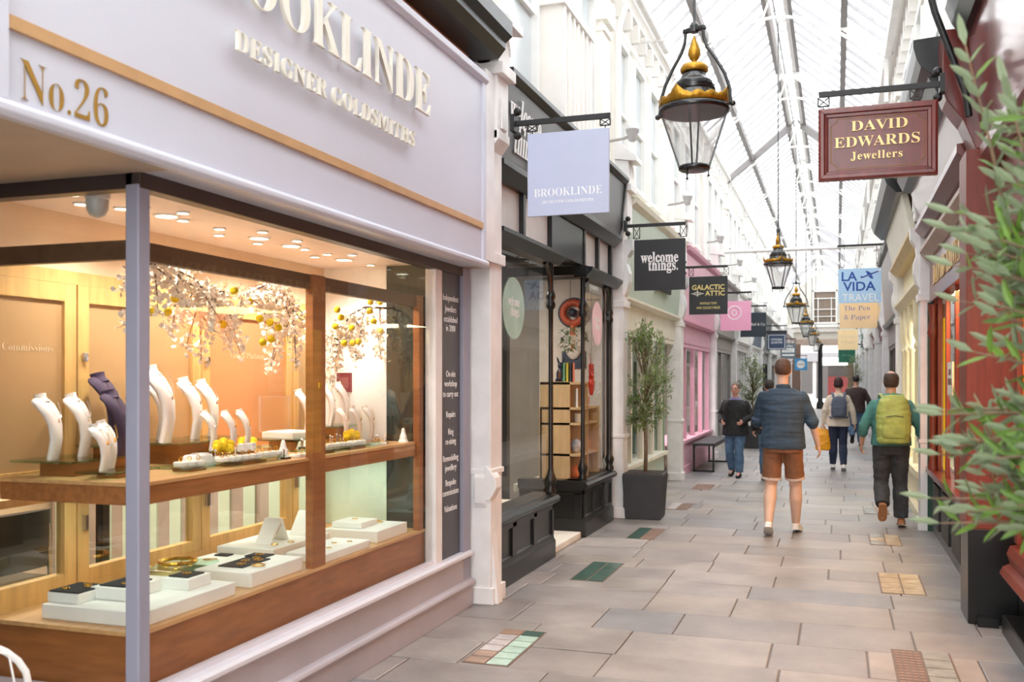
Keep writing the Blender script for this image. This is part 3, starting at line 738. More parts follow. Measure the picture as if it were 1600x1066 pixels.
def cone(x, y, z, h, lab):
    o = thing('ring_cone', lab, 'ring cone', (x,y,z))
    m = MB()
    for k in range(3):
        a = .36*(1-k*.28); m.lathe([(a*h,k*h*.3),(a*h*.62,k*h*.3+h*.3),(a*h*.3,k*h*.3+h*.36)], (0,0,0), 20)
    part(o, 'cone', m, trayw, smooth=1)
    part(o, 'ring', MB().tube([(.1*h*math.cos(a), .1*h*math.sin(a), .75*h) for a in [q*PI/8 for q in range(17)]], .0022, 5), goldj)
cone(-2.68, 4.27, 1.191, .1, 'white tiered ring cone left of the middle upright')
cone(-2.66, 5.66, 1.191, .095, 'white tiered ring cone near the right end of the shelf')
es = thing('earring_stand', 'little twin earring stand among the ring trays', 'earring stand', (0,0,0), group='earring stands on the shelf')
part(es, 'base', MB().cbox((0,0,.005), .03,.05,.01), black)
part(es, 'post', MB().tube([(0,-.014,.01),(0,-.014,.05)],.004,6).tube([(0,.014,.01),(0,.014,.042)],.004,6).ball((0,-.014,.053),.007).ball((0,.014,.045),.007), silver, 'silver post')
first = True
for x, y, z in [(-2.78,3.83,1.216),(-2.78,3.98,1.216),(-2.77,4.1,1.216),(-2.66,4.26,1.191),(-2.78,4.62,1.216),(-2.8,5.06,1.216),(-2.7,5.36,1.191),(-2.72,5.42,1.191),(-2.7,5.48,1.191),(-2.78,4.94,1.216),(-2.64,4.5,1.191)]:
    if first: es.location = (x,y,z); first = False
    else: dup(es, (x,y,z), R.uniform(-.4,.4))
for x, y, lb in [(-2.8,3.74,'wide low white necklace stand left of the yellow pompoms'),(-2.84,4.8,'low white necklace stand right of the open box')]:
    o = thing('necklace_pad', lb, 'necklace stand', (x, y, 1.19 if y < 4.5 else 1.19))
    part(o, 'pad', MB().cbox((0,0,.03), .1,.16,.06, top=.75), trayw, bevel=.008)
    part(o, 'necklace', MB().tube([(.035*math.cos(a)+.01, .05*math.sin(a), .064) for a in [q*PI/8 for q in range(17)]], .002, 5), silver)
for x, y, lb in [(-2.76,4.03,'small white ring cube, left of the pair by the pompoms'),(-2.755,4.1,'small white ring cube, right of the pair by the pompoms')]:
    o = thing('ring_cube', lb, 'ring cube', (x,y,1.216))
    part(o, 'cube', MB().cbox((0,0,.046), .035,.035,.04), trayw, bevel=.003); part(o, 'stem', MB().tube([(0,0,0),(0,0,.026)],.005,6).lathe([(.014,0),(.014,.004)],(0,0,0),10), chrome, 'chrome stem')
bx = thing('jewellery_box', 'open white jewellery box with raised lid left of the mullion', 'jewellery box', (-3.0, 4.86, 1.26), rz=-.2)
part(bx, 'tray', MB().box(-.12,.12,-.11,.11,0,.035).box(-.1,.1,-.09,.09,.035,.04), trayw, bevel=.004)
part(bx, 'lid', MB().box(-.135,-.118,-.12,.12,.03,.24), lampglass, 'clear raised lid')
fcard = thing('framed_card', 'burgundy card on the white end panel above the busts', 'card', (-3.15, 5.77, 1.51), world=True)
part(fcard, 'card', MB().box(-3.205,-3.095,5.768,5.779,1.51,1.64), mat('burgundy_card', (128,52,58), .5)); part(fcard, 'print', MB().box(-3.185,-3.115,5.766,5.768,1.54,1.61), mat('burgundy_print', (150,92,88), .5))
# yellow pompom posies on the shelf
def posy(x, y, z, lab):
    o = thing('pompom_posy', lab, 'flowers', (x,y,z))
    part(o, 'pot', MB().lathe([(.018,0),(.022,.03),(.02,.03)], (0,0,0), 10), lampglass)
    rr = random.Random(int(y*100))
    for k in range(7):
        a = k*PI*2/6; r = .034 if k < 6 else 0
        part(o, 'flower_ball', MB().ball((r*math.cos(a), r*math.sin(a), .05+.018*(k%2)+(.03 if k==6 else 0)), .023), yellowf, smooth=3)
posy(-2.79, 3.92, 1.216, 'yellow pompom flowers between the slim white busts'); posy(-3.05, 4.5, 1.19, 'yellow pompom flowers behind the right slim bust'); posy(-2.82, 5.26, 1.191, 'yellow pompom flowers in front of the bust cluster')

# blossom sprays hanging over the display
def blossom(name, lab, pts, seed, npet, balls, rad, thick=.009, ends=14):
    rr = random.Random(seed)
    o = thing(name, lab, 'blossom branch', Vector(pts[0]), world=True)
    br = MB(); br.tube(pts, [thick*(1-.6*i/(len(pts)-1)) for i in range(len(pts))], 6)
    tips = []
    for k in range(ends):
        i = rr.randrange(1, len(pts)); b = Vector(pts[i-1]).lerp(Vector(pts[i]), rr.random())
        d = Vector((rr.uniform(-.5,.5), rr.uniform(-1,1), rr.uniform(-1.3,.15)))
        L = rr.uniform(.12,.34)*rad; q = b+d.normalized()*L*.5+Vector((0,0,.015)); e = b+d.normalized()*L+Vector((0,0,-.05))
        br.tube([b,q,e], [.004,.003,.0015], 5); tips += [(b,q),(q,e),(q,e)]
    part(o, 'branch', br, twig, smooth=3)
    pm = MB()
    for k in range(npet):
        a, b = rr.choice(tips); c = a.lerp(b, rr.random())+Vector((rr.gauss(0,.02), rr.gauss(0,.024), rr.gauss(0,.024)))
        c.x = min(-2.66, max(-3.24, c.x))
        n = Vector((rr.gauss(0,1), rr.gauss(0,1), rr.gauss(0,1))).normalized(); t = n.orthogonal().normalized(); s_ = n.cross(t)
        for j in range(5):
            u = t*math.cos(j*2*PI/5)+s_*math.sin(j*2*PI/5); pm.leaf(c, u+n*.35, n, .014, .012)
    bp = part(o, 'blossom', pm, petal, 'pale pink blossom', fix=False); bp['kind'] = 'stuff'
    for p in balls: part(o, 'flower_ball', MB().ball(p, .02), yellowf, 'yellow pompom flower', smooth=3)
def at(u, v, X):
    dd_ = 1500*X/(.9472*(u-1308)); return (X, (dd_+X*.3208)/.9472, 1.6-(v-592)*dd_/1500)
blossom('blossom_branch', 'blossom branch with yellow balls hanging left of the mullion', [at(226,412,-2.72),at(262,414,-2.82),at(290,440,-2.85),at(330,455,-2.8),at(380,460,-2.8),at(430,440,-2.85),at(470,500,-2.85)], 5, 2400,
        [at(u,v,-2.74) for u,v in ((236,487),(262,487),(274,466),(348,507),(366,454),(389,471),(406,498),(422,504),(435,512),(411,535),(424,530))], 1.0, ends=34)
blossom('blossom_branch', 'blossom branch with yellow balls hanging right of the mullion', [at(648,455,-2.72),at(610,482,-2.8),at(570,480,-2.85),at(548,492,-2.85),at(530,520,-2.9),at(524,548,-2.9)], 9, 1100,
        [at(u,v,-2.76) for u,v in ((527,484),(533,496),(524,510),(550,512),(551,536),(560,534),(579,472),(578,486),(594,472),(584,502),(595,517),(538,536))], .95, ends=18)

# trays on the lower platform
def tray(name, lab, c, sx, sy, h, pads, rings, rz=0, z=.617, m=None):
    o = thing(name, lab, 'jewellery tray', (c[0], c[1], z), rz)
    part(o, 'tray', MB().box(-sx/2,sx/2,-sy/2,sy/2,0,h), m or trayw, bevel=.004)
    for (x,y,a,b) in pads: part(o, 'pad', MB().box(x-a/2,x+a/2,y-b/2,y+b/2,h,h+.006), trayb, 'black velvet pad')
    for (x,y,r,zz) in rings:
        part(o, 'bangle', MB().tube([(x+r*math.cos(a), y+r*math.sin(a), h+.006+max(.003, r*.1)) for a in [q*PI/10 for q in range(21)]], max(.002, r*.12), 6), goldj, 'gold ring')
    return o
tray('jewellery_tray', 'large low white slab at the front corner of the platform', (-2.84,3.42), .5, .62, .06, [], [])
tray('jewellery_tray', 'white frame tray with black centre, on the corner slab', (-2.88,3.36), .18, .22, .05, [(0,0,.13,.17)], [(0,.03,.02,0),(.03,-.04,.015,0)], z=.677)
tray('jewellery_tray', 'low tray with black velvet top, at the back of the corner slab', (-3.02,3.24), .16, .18, .04, [(0,0,.15,.17)], [(.03,.02,.014,0),(0,.05,.014,0),(-.03,-.04,.014,0)], z=.677)
tray('jewellery_tray', 'small white box with black inset, right on the corner slab', (-2.74,3.58), .14, .16, .05, [(0,0,.1,.12)], [(0,0,.018,0)], z=.677)
tray('jewellery_tray', 'glass topped tray of gold pieces behind the corner slab', (-3.05,3.93), .22, .34, .075, [], [(-.01,.0,.085,0),(.08,-.12,.02,0),(.08,.11,.018,0),(-.07,-.12,.016,0),(-.06,.12,.02,0)], m=edgeglass)
tray('jewellery_tray', 'white tray with a black pad of gold rings, left of the mullion', (-2.76,4.1), .32, .46, .07, [(-.02,-.02,.14,.24),(-.06,.17,.12,.09)], [(0,-.08,.02,0),(-.03,0,.02,0),(.02,.04,.02,0),(-.02,.08,.018,0),(.1,-.08,.03,0),(-.06,.17,.02,0)])
tray('jewellery_tray', 'long white tray under the folded napkin stands, across the mullion', (-3.03,4.75), .36, .6, .07, [], [(.12,-.2,.018,0),(.16,-.1,.018,0)])
tray('jewellery_tray', 'white tray of small silver pieces, right of the mullion', (-2.70,4.78), .24, .52, .045, [], [(.05,-.1,.014,0),(0,.05,.014,0),(.06,.12,.014,0)])
tray('jewellery_tray', 'white raised tray at the right end of the platform', (-2.78,5.38), .36, .42, .07, [], [(.04,.1,.02,0),(0,.14,.02,0)])
tray('jewellery_tray', 'thin white block lying on the right end tray', (-2.84,5.34), .2, .22, .035, [], [(0,0,.016,0)], z=.687)
tray('jewellery_tray', 'pale tray at the back by the honey door frame', (-3.1,4.26), .2, .3, .04, [(0,.1,.08,.06)], [(.04,-.05,.02,0)])
for x, y, z, lb in [(-3.0,4.66,.687,'white folded display ramp, left of the mullion on the long tray'),(-2.98,4.98,.687,'white folded display ramp, right of the mullion on the long tray')]:
    o = thing('display_ramp', lb, 'display stand', (x,y,z))
    part(o, 'ramp', MB().extx([(-.09,0),(-.08,0),(.03,.115),(.09,0),(.1,0),(.035,.13),(.01,.13)], -.05,.05), trayw, bevel=.002)
    part(o, 'necklace', MB().tube([(.05,-.03+.01*k,.05+.01*k) for k in range(6)], .002, 5), silver)
# ------------------------------------------------------------ pilasters and shopfronts
def pil(sd, y, X, wd=.26, m=oldwhite, nose=False, cons=True):
    f = lambda p: X+sd*p
    def bx(mb, p0, p1, *r): a, b = sorted((f(p0), f(p1))); return mb.box(a, b, *r)
    mb = MB(); h = wd/2
    bx(mb, -.12, .1, y-h, y+h, 0, 3.9)
    bx(mb, -.1, .125, y-h-.015, y+h+.015, 0, .12); bx(mb, -.1, .115, y-h-.01, y+h+.01, .92, .96)
    bx(mb, -.1, .125, y-h-.015, y+h+.015, 2.42, 2.5)
    o = struct('pilaster', mb, m, bevel=.006)
    c = MB()
    pr = [(.1,2.55),(.13,2.6),(.16,2.72),(.16,2.82),(.13,2.92),(.14,3.0),(.19,3.08),(.2,3.2),(.1,3.2)]
    if cons: c.ext([(f(a), z) for a, z in pr], y-h*.7, y+h*.7)
    else: c.ext([(f(.08),3.2),(f(.16),3.3),(f(.16),3.36),(f(.08),3.36)], y-h, y+h)
    bx(c, 0, .15, y-h, y+h, 3.3, 3.75); bx(c, 0, .2, y-h-.03, y+h+.03, 3.75, 3.83)
    bx(c, 0, .16, y-h, y+h, 3.83, 4.12)
    c.ext([(f(0),4.12),(f(.26),4.08),(f(.26),4.14),(f(.05),4.32),(f(0),4.32)], y-h-.02, y+h+.02)
    n = 9; aw = h*.62
    c.add([(f(.165), y+aw*math.cos(PI*k/n), 3.93+aw*1.4*math.sin(PI*k/n)) for k in range(n+1)]+[(f(.18), y+aw*1.25*math.cos(PI*k/n), 3.93+aw*1.65*math.sin(PI*k/n)) for k in range(n+1)],
          [(k,k+1,n+2+k,n+1+k) for k in range(n)])
    bx(c, .15, .165, y-h*.45, y+h*.45, 3.38, 3.6)
    struct('capital', c, m, o, bevel=.004)
    if nose:
        q = MB(); q.extx([(y-h-.02,.72),(y-h-.02,.9),(y-h,.95),(y-h,.68)], f(-.02), f(.07))
        q.ext([(f(.08),.98),(f(.14),.9),(f(.15),.83),(f(.1),.74),(f(.06),.74),(f(.06),.98)], y-h-.02, y-.02)
        q.ext([(f(.1),0),(f(.1),.5),(f(.13),.2),(f(.15),0)], y-h+.02, y)
        struct('bracket', q, m, o, bevel=.006)
    return o
pil(1, 6.5, -2.42, .24, nose=True, cons=False)
struct('trim_72', MB().box(-2.7, -2.292, 6.205, 6.379, 2.42, 3.74), oldwhite)
for y in BAYS[1:]: pil(1, y, -2.42)
for y in BAYS[1:]: pil(-1, y+.15, BR-.0)

def canted(sd, X, y0, y1, z0, z1, p0, p1, t=.05):
    f = lambda p: X+sd*p
    return MB().ext([(f(p0), z0), (f(p1), z1), (f(p1-t), z1), (f(p0-t), z0)], y0, y1)
def shop(sd, y0, y1, lab, cf, cm, cr, zs=.56, zh=2.2, zf=2.55, zt=3.7, nm=3, door=None, room=room_d, cc=None, name='shopfront', frieze=None, riser_panels=0, end=None):
    X = BL if sd > 0 else BR
    f = lambda p: X+sd*p
    def bx(mb, p0, p1, *r): a, b = sorted((f(p0), f(p1))); return mb.box(a, b, *r)
    g = thing(name, lab, 'shopfront', (f(0), (y0+y1)/2, 0), world=True)
    wy1 = y1 if door is None else door
    part(g, 'stall_riser', bx(bx(MB(), -.12, 0, y0, wy1, 0, zs-.05), -.1, .025, y0, wy1, 0, .14), cr, bevel=.004)
    for k in range(riser_panels):
        a = y0+.1+k*(wy1-y0-.1)/riser_panels; b = a+(wy1-y0-.1)/riser_panels-.1
        part(g, 'riser_panel', bx(bx(MB(), -.01, .012, a, b, .2, .22), -.01, .012, a, b, zs-.14, zs-.12), cr)
    part(g, 'sill', bx(MB(), -.13, .05, y0, wy1, zs-.05, zs), cm, bevel=.004)
    L = wy1-y0
    for k in range(nm+1):
        yy = y0+.035+k*(L-.07)/nm
        part(g, 'mullion', bx(MB(), -.1, -.02, yy-.035, yy+.035, zs, zh), cm, bevel=.003)
    part(g, 'transom_rail', bx(MB(), -.1, -.01, y0, y1, zh-.07, zh), cm, bevel=.003)
    part(g, 'frieze', bx(MB(), -.12, 0, y0, y1, zh, zf-.03), frieze or cm, bevel=.003)
    part(g, 'moulding', MB().ext([(f(-.05),zf-.05),(f(.06),zf-.05),(f(.1),zf-.01),(f(.1),zf+.02),(f(-.05),zf+.04)], y0, y1), cc or cm, bevel=.002)
    part(g, 'fascia_board', canted(sd, X, y0+.02, y1-.02, zf+.02, zt-.06, .06, .14), cf)
    part(g, 'cornice', MB().ext([(f(-.2),zt-.08),(f(.14),zt-.08),(f(.19),zt-.03),(f(.21),zt+.03),(f(-.2),zt+.06)], y0, y1), cc or cm, bevel=.002)
    gl = MB().add([(f(-.06),y0,zs),(f(-.06),wy1,zs),(f(-.06),wy1,zh),(f(-.06),y0,zh)], [(0,1,2,3)])
    part(g, 'window_glass', gl, wglass, fix=False)
    if door:
        part(g, 'door', bx(bx(MB(), -.5, -.45, door+.05, y1-.1, 0, .5), -.5, -.45, door+.05, y1-.1, 0, zh), cr, bevel=.003)
        part(g, 'door_return', bx(MB(), -.5, 0, door-.06, door, 0, zh), end or cr, bevel=.003)
    # the window bed and back of the display
    part(g, 'window_bed', bx(MB(), -.7, -.12, y0, wy1, zs-.12, zs-.06), cm)
    return g

# --- black shop with bay windows either side of a recessed door
b = thing('shopfront', 'black gloss shopfront with bay windows, dark fascia and white lettering', 'shopfront', (-2.42, 8.6, 0), world=True)
FZ0, FZ1 = 3.2, 3.82
fbd = part(b, 'fascia_board', canted(1, -2.42, 6.66, 10.72, FZ0, FZ1, .08, .14), blacksoft, 'dark grey fascia board')
text(fbd, 'lettering', serif('welcome'), (-2.297, 7.5, 3.52), LY, (.09,0,1), wtext, .004, height=.21, xs=.72, align='RIGHT')
text(fbd, 'lettering', serif('things.'), (-2.317, 7.5, 3.32), LY, (.09,0,1), wtext, .004, height=.21, xs=.72, align='RIGHT')
mo = MB()
mo.ext([(-2.6,FZ1-.02),(-2.27,FZ1-.02),(-2.235,FZ1+.02),(-2.235,FZ1+.06),(-2.6,FZ1+.08)], 6.64, 10.76)
mo.ext([(-2.5,FZ0-.1),(-2.4,FZ0-.1),(-2.31,FZ0-.02),(-2.31,FZ0+.02),(-2.5,FZ0+.02)], 6.64, 10.76)
mo.ext([(-2.36,FZ0),(-2.28,FZ1),(-2.255,FZ1),(-2.335,FZ0)], 10.7, 10.76)
part(b, 'fascia_moulding', mo, black, bevel=.003)
def ledge(y0, y1): return MB().ext([(-2.5,2.62),(-2.38,2.62),(-2.31,2.69),(-2.31,2.72),(-2.5,2.74)], y0, y1)
part(b, 'ledge', ledge(6.64, 8.36), black); part(b, 'ledge', ledge(9.32, 10.76), black)
part(b, 'ledge', MB().box(-3.2, -2.36, 9.3, 9.4, 2.64, 2.73), black)
part(b, 'recess_head', MB().box(-2.6, -2.42, 8.3, 9.4, 2.74, 3.12).box(-3.4, -2.5, 8.3, 9.4, 2.78, 2.9), black)
frost = mat('frosted_transom', (206, 204, 202), .35, var=.04)
for y0, y1 in ((6.64,7.42),(7.46,8.22),(9.46,10.0),(10.04,10.6)):
    part(b, 'transom_light', MB().box(-2.46, -2.45, y0, y1, 2.74, 3.12), frost, 'frosted transom light')
for y in (6.64, 7.44, 8.26, 9.42, 10.02, 10.64): part(b, 'transom_bar', MB().box(-2.47, -2.41, y-.03, y+.03, 2.74, 3.14), black)
def riser(y0, y1, n):
    m = MB().box(-2.56, -2.43, y0, y1, 0, .5)
    m.ext([(-2.5,0),(-2.395,0),(-2.395,.15),(-2.41,.17),(-2.415,.2),(-2.43,.215),(-2.5,.215)], y0, y1)
    w_ = (y1-y0)/n
    for k in range(n+1):
        y = y0+k*w_; m.box(-2.45, -2.412, max(y0,y-.05), min(y1,y+.05), .2, .47)
    m.box(-2.45, -2.412, y0, y1, .43, .49); return m
part(b, 'stall_riser', riser(6.64, 8.3, 3), black, bevel=.004); part(b, 'stall_riser', riser(9.4, 10.66, 3), black, bevel=.004)
rt2 = MB().box(-3.1, -2.43, 9.38, 9.5, 0, .5).box(-3.1,-2.4,9.365,9.4,0,.19).box(-3.1,-2.43,9.368,9.4,.43,.49).box(-2.52,-2.43,9.368,9.4,.19,.45)
part(b, 'return_riser', rt2, black, bevel=.004)
sl = [(-2.62,.48),(-2.4,.48),(-2.37,.5),(-2.36,.53),(-2.38,.555),(-2.42,.56),(-2.43,.575),(-2.62,.575)]
part(b, 'sill', MB().ext(sl, 6.62, 8.34), black, bevel=.003)
part(b, 'sill', MB().ext(sl, 9.34, 10.7).box(-3.1,-2.4,9.33,9.5,.48,.575), black, bevel=.003)
def post(x, y, arm=True, s_=-1):
    m = MB().lathe([(.045,.575),(.05,.6),(.035,.63),(.05,.68),(.052,.7),(.03,.76),(.022,.8),(.02,2.0),(.022,2.22),(.04,2.24),(.043,2.27),(.03,2.3),(.043,2.33),(.04,2.36),(.024,2.4),(.024,2.64)], (x,y,0), 12)
    o = part(b, 'window_column', m, black, smooth=1)
    if arm:
        m = MB(); m.tube([(x, y+s_*.02, 2.36)]+[(x, y+s_*(.03+.2*(1-math.cos(t))), 2.42+.2*math.sin(t)) for t in (.2,.6,1.0,1.4)], .018, 6)
        part(o, 'arm', m, black)
post(-2.43, 8.26, True, -1); post(-2.44, 9.44, True, 1); post(-2.43, 10.6, True, -1)
part(b, 'frame', MB().box(-2.47,-2.41,10.62,10.68,.56,2.64).box(-2.47,-2.41,6.62,6.68,.56,2.64), black)
part(b, 'window_glass', MB().add([(-2.44,6.66,.575),(-2.44,8.26,.575),(-2.44,8.26,2.63),(-2.44,6.66,2.63)], [(0,1,2,3)]), wglass, fix=False)
part(b, 'window_glass', MB().add([(-2.45,9.46,.575),(-2.45,10.6,.575),(-2.45,10.6,2.63),(-2.45,9.46,2.63)], [(0,1,2,3)]), wglass, fix=False)
part(b, 'return_glass', MB().add([(-3.1,9.43,.575),(-2.45,9.43,.575),(-2.45,9.43,2.63),(-3.1,9.43,2.63)], [(0,1,2,3)]), wglass, fix=False)
part(b, 'return_glass', MB().add([(-3.1,8.28,.575),(-2.45,8.28,.575),(-2.45,8.28,2.63),(-3.1,8.28,2.63)], [(0,1,2,3)]), wglass, fix=False)
part(b, 'door_step', MB().box(-3.4, -2.44, 8.31, 9.37, 0, .06), mat('marble_step', (226,220,212), .4, var=.06), 'pale stone step', bevel=.006)
part(b, 'step_grille', MB().box(-3.1,-3.06,8.4,9.3,.06,.064).box(-3.0,-2.96,8.4,9.3,.06,.064).box(-2.9,-2.86,8.4,9.3,.06,.064), black)
dr = part(b, 'door', MB().box(-3.25,-3.2,8.32,8.42,.06,2.4).box(-3.25,-3.2,9.28,9.38,.06,2.4).box(-3.25,-3.2,8.4,9.3,.06,.6).box(-3.25,-3.2,8.4,9.3,2.3,2.75), black, bevel=.003)
part(dr, 'door_glass', MB().box(-3.23,-3.222,8.42,9.28,.6,2.3), wglass)
part(b, 'window_bed', MB().box(-3.2,-2.56,6.64,8.28,.42,.5).box(-3.2,-2.56,9.5,10.7,.42,.5), palecream)
struct('wall_left_gift_shop', MB().box(-3.3,-2.56,10.74,10.8,.5,2.75), mat('shop_ivory_wall', (214,204,194), .6))
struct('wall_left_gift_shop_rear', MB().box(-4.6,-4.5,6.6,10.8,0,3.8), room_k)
# vinyl ovals on the glass
def oval(yc, zc, ry, rz, m, lab, tl):
    o = thing('window_sticker', lab, 'sticker', (-2.432, yc, zc))
    n = 28; part(o, 'disc', MB().add([(0,ry*math.cos(2*PI*k/n),rz*math.sin(2*PI*k/n)) for k in range(n)]+[(.003,ry*math.cos(2*PI*k/n),rz*math.sin(2*PI*k/n)) for k in range(n)], [tuple(range(n)), tuple(range(2*n-1,n-1,-1))]+[(k,(k+1)%n,n+(k+1)%n,n+k) for k in range(n)]), m)
    if tl:
        text(o, 'lettering', serif('welcome'), (.0035, 0, .02), LY, LZ, wtext, .001, height=.075, xs=.72)
        text(o, 'lettering', serif('things.'), (.0035, .03, -.06), LY, LZ, wtext, .001, height=.075, xs=.72)
oval(7.22, 2.16, .27, .245, mat('mint_vinyl', (172,204,190), .5), 'mint green oval sticker with white lettering on the black shop window', True)
oval(10.02, 2.19, .22, .235, mat('pink_vinyl', (240,206,214), .5), 'pale pink oval sticker on the black shop window', True)
# things inside the black shop
su = thing('shelf_unit', 'light oak open shelf unit in the black shop window', 'shelf unit', (-2.660, 9.75, 0), world=True)
part(su, 'side_panel', MB().box(-2.930, -2.610, 9.56, 9.59, .5, 1.57), oak); part(su, 'side_panel', MB().box(-2.930, -2.480, 10.3, 10.33, .5, 1.3), oak)
part(su, 'back_panel', MB().box(-2.940, -2.910, 9.56, 10.33, .5, 1.3), oak)
for z, y1 in ((.5,10.3),(.8,10.3),(1.12,10.3),(1.28,10.3),(1.54,9.9)): part(su, 'shelf', MB().box(-2.930, -2.500, 9.56, y1, z, z+.025), oak)
part(su, 'side_panel', MB().box(-2.930, -2.500, 9.88, 9.905, .5, 1.56), oak)
rb = thing('rabbit_figure', 'dark blue rabbit figure sitting on the oak shelf unit', 'figurine', (-2.740, 9.68, 1.565))
m = MB().ball((0,0,.075),.05,.042,.075).ball((0,0,.17),.034,.032,.036)
for k in (-1,1): m.tube([(k*.018,0,.19),(k*.03,0,.235),(k*.045,0,.27)], [.011,.013,.004], 6).ball((k*.03,-.03,.02),.022,.03,.02)
part(rb, 'body', m, mat('navy_glaze', (34,42,66), .3), remesh=.007, relax=3)
part(rb, 'waistcoat', MB().ball((0,-.034,.075),.018,.012,.05), mat('brown_glaze', (120,74,54), .4), smooth=3)
bk = [('green',(120,170,130)),('yellow',(228,206,70)),('black',(40,40,44)),('coral',(238,130,96)),('white',(228,224,216))]
for i, (nm, c) in enumerate(bk):
    x = -2.680+i*.028; o = thing('hanging_magazine', nm+' covered magazine leaning on top of the oak shelf unit', 'magazine', (x, 9.66, 1.30 if i > 3 else 1.566))
    part(o, 'cover', MB().cbox((0,0,.1), .02,.14,.2, rz=.1*i), mat('cover_'+nm, c, .5)); part(o, 'pages', MB().cbox((0,.004,.1), .014,.142,.19, rz=.1*i), trayw)
def mug(x,y,z,c,lab):
    o = thing('mug', lab, 'mug', (x,y,z)); part(o, 'cup', MB().lathe([(.034,0),(.042,.01),(.044,.09),(.04,.09),(.036,.02)], (0,0,0), 16), c, smooth=1)
    part(o, 'handle', MB().tube([(.04+.026*math.sin(t)+.0, 0, .045+.028*math.cos(t)) for t in [k*PI/6 for k in range(7)]], .006, 6), c)
mug(-2.560,9.72,1.145,trayw,'white mug on the middle shelf of the oak unit')
solo('orange_ball', MB().ball((-2.580,9.76,.61),.085), mat('orange_felt', (240,110,40), .7), 'round orange cushion on the lowest shelf of the oak unit', 'cushion', smooth=3)
solo('striped_gourd', MB().ball((-2.580,9.70,.9),.06,.06,.075), mat('white_glaze', (226,216,210), .3, rgb2=(120,130,150), scale=12), 'pale patterned pot on the second shelf of the oak unit', 'pot', smooth=3)
for i,(y,z,c,lb) in enumerate([(10.05,1.305,(200,70,50),'red pot on the oak unit near the lobster'),(10.2,1.305,(226,140,110),'salmon pink shoe form on the oak unit'),(10.02,.825,(190,110,50),'brown leather pouch on the oak unit'),(10.2,.825,(236,150,40),'amber glass bottle on the oak unit'),(10.1,.525,(220,190,150),'tan bowl on the oak unit floor')]):
    solo('gift_pot', MB().lathe([(.03,0),(.055,.03),(.06,.09),(.035,.13),(.038,.15)], (-2.620,y,z), 14), mat('gift_%d'%i, c, .4), lb, 'ornament', smooth=1)
lo = thing('lobster_ornament', 'red lobster ornament hanging in the black shop window', 'ornament', (-2.56, 10.28, 1.35), world=True)
m = MB().ball((-2.56,10.28,1.48),.04,.05,.1).ball((-2.56,10.28,1.6),.035,.045,.06)
for k in range(4): m.ball((-2.56,10.28,1.4-.035*k),.035-.004*k,.045-.005*k,.025)
for k in (-1,1): m.tube([(-2.56,10.28+k*.03,1.6),(-2.56,10.28+k*.09,1.66),(-2.56,10.28+k*.08,1.74)],[.014,.016,.02],6).ball((-2.56,10.28+k*.075,1.79),.018,.028,.055)
m.v = [(x, 10.28+(y-10.28)*.8, 1.62+(z-1.6)*.62) for x, y, z in m.v]
part(lo, 'body', m, lobred, remesh=.01, relax=2)
part(lo, 'antenna', MB().tube([(-2.56,10.27,1.65),(-2.56,10.24,1.8),(-2.56,10.2,1.88)],.004,5), lobred); part(lo, 'hook', MB().tube([(-2.56,10.28,1.66),(-2.56,10.28,2.6)],.002,4), iron)
mk = thing('wall_mask', 'carved orange and white mask with blue rings on the ivory shop wall', 'mask', (-2.93, 10.74, 2.05), world=True)
def msk(x,z): return (x, 10.72, z)
mx_ = -2.88
part(mk, 'face', MB().ball((mx_,10.71,2.02),.11,.04,.2).ball((mx_,10.71,2.1),.15,.04,.1), mat('mask_white', (222,214,206), .5), smooth=3)
part(mk, 'nose', MB().ball((mx_,10.68,2.1),.035,.03,.17), mat('mask_orange', (206,106,52), .5), smooth=3)
part(mk, 'ring', MB().tube([(mx_+.12*math.cos(t),10.69,2.36+.12*math.sin(t)) for t in [k*PI/12 for k in range(25)]],.04,8), mat('mask_red', (196,84,52), .5), smooth=3)
part(mk, 'ring', MB().tube([(mx_+.17*math.cos(t),10.72,2.36+.16*math.sin(t)) for t in [k*PI/12 for k in range(25)]],.018,8).ball((mx_,10.68,2.36),.05), mat('mask_navy', (40,52,74), .5), smooth=3)
part(mk, 'ear', MB().ball((mx_-.13,10.7,2.06),.02).ball((mx_+.13,10.7,2.06),.02), mat('mask_navy', (40,52,74)), smooth=3)
part(mk, 'plaque', MB().box(mx_-.14,mx_+.14,10.72,10.74,1.72,1.92), mat('mask_navy', (40,52,74)))
hpnt = thing('hanging_plant', 'green hanging plant in the black shop window beside the pink oval', 'plant', (-2.62, 9.62, 2.0), world=True)
part(hpnt, 'pot', MB().lathe([(.04,0),(.06,.09),(.055,.09)], (-2.62,9.62,1.96), 12), palecream, smooth=1)
m = MB(); rr = random.Random(4)
for k in range(150):
    a = rr.uniform(0,2*PI); r = rr.uniform(.0,.11); m.leaf((-2.62+r*math.cos(a),9.62+r*math.sin(a),2.06-rr.uniform(-.08,.16)), (math.cos(a),math.sin(a),rr.uniform(-1,.6)), (0,0,1), .06, .018)
part(hpnt, 'foliage', m, leafg, fix=False); part(hpnt, 'cord', MB().tube([(-2.62,9.62,2.02),(-2.62,9.62,2.62)],.003,4), twig)
ou = thing('shelf_unit', 'narrow oak shelf behind the near black bay window', 'shelf unit', (-2.72, 6.95, 0), world=True)
part(ou, 'side_panel', MB().box(-3.0,-2.62,7.14,7.17,.5,1.45), oak)
for z in (.5,.95,1.43): part(ou, 'shelf', MB().box(-3.0,-2.62,6.7,7.15,z,z+.02), oak)
part(ou, 'back_panel', MB().box(-3.02,-3.0,6.7,7.17,.5,1.45), oak)
solo('cushion', MB().ball((-2.7,6.98,.66),.08,.1,.12), mat('cream_linen', (226,216,190), .8), 'cream cushion with green print in the near black bay window', 'cushion', smooth=3)
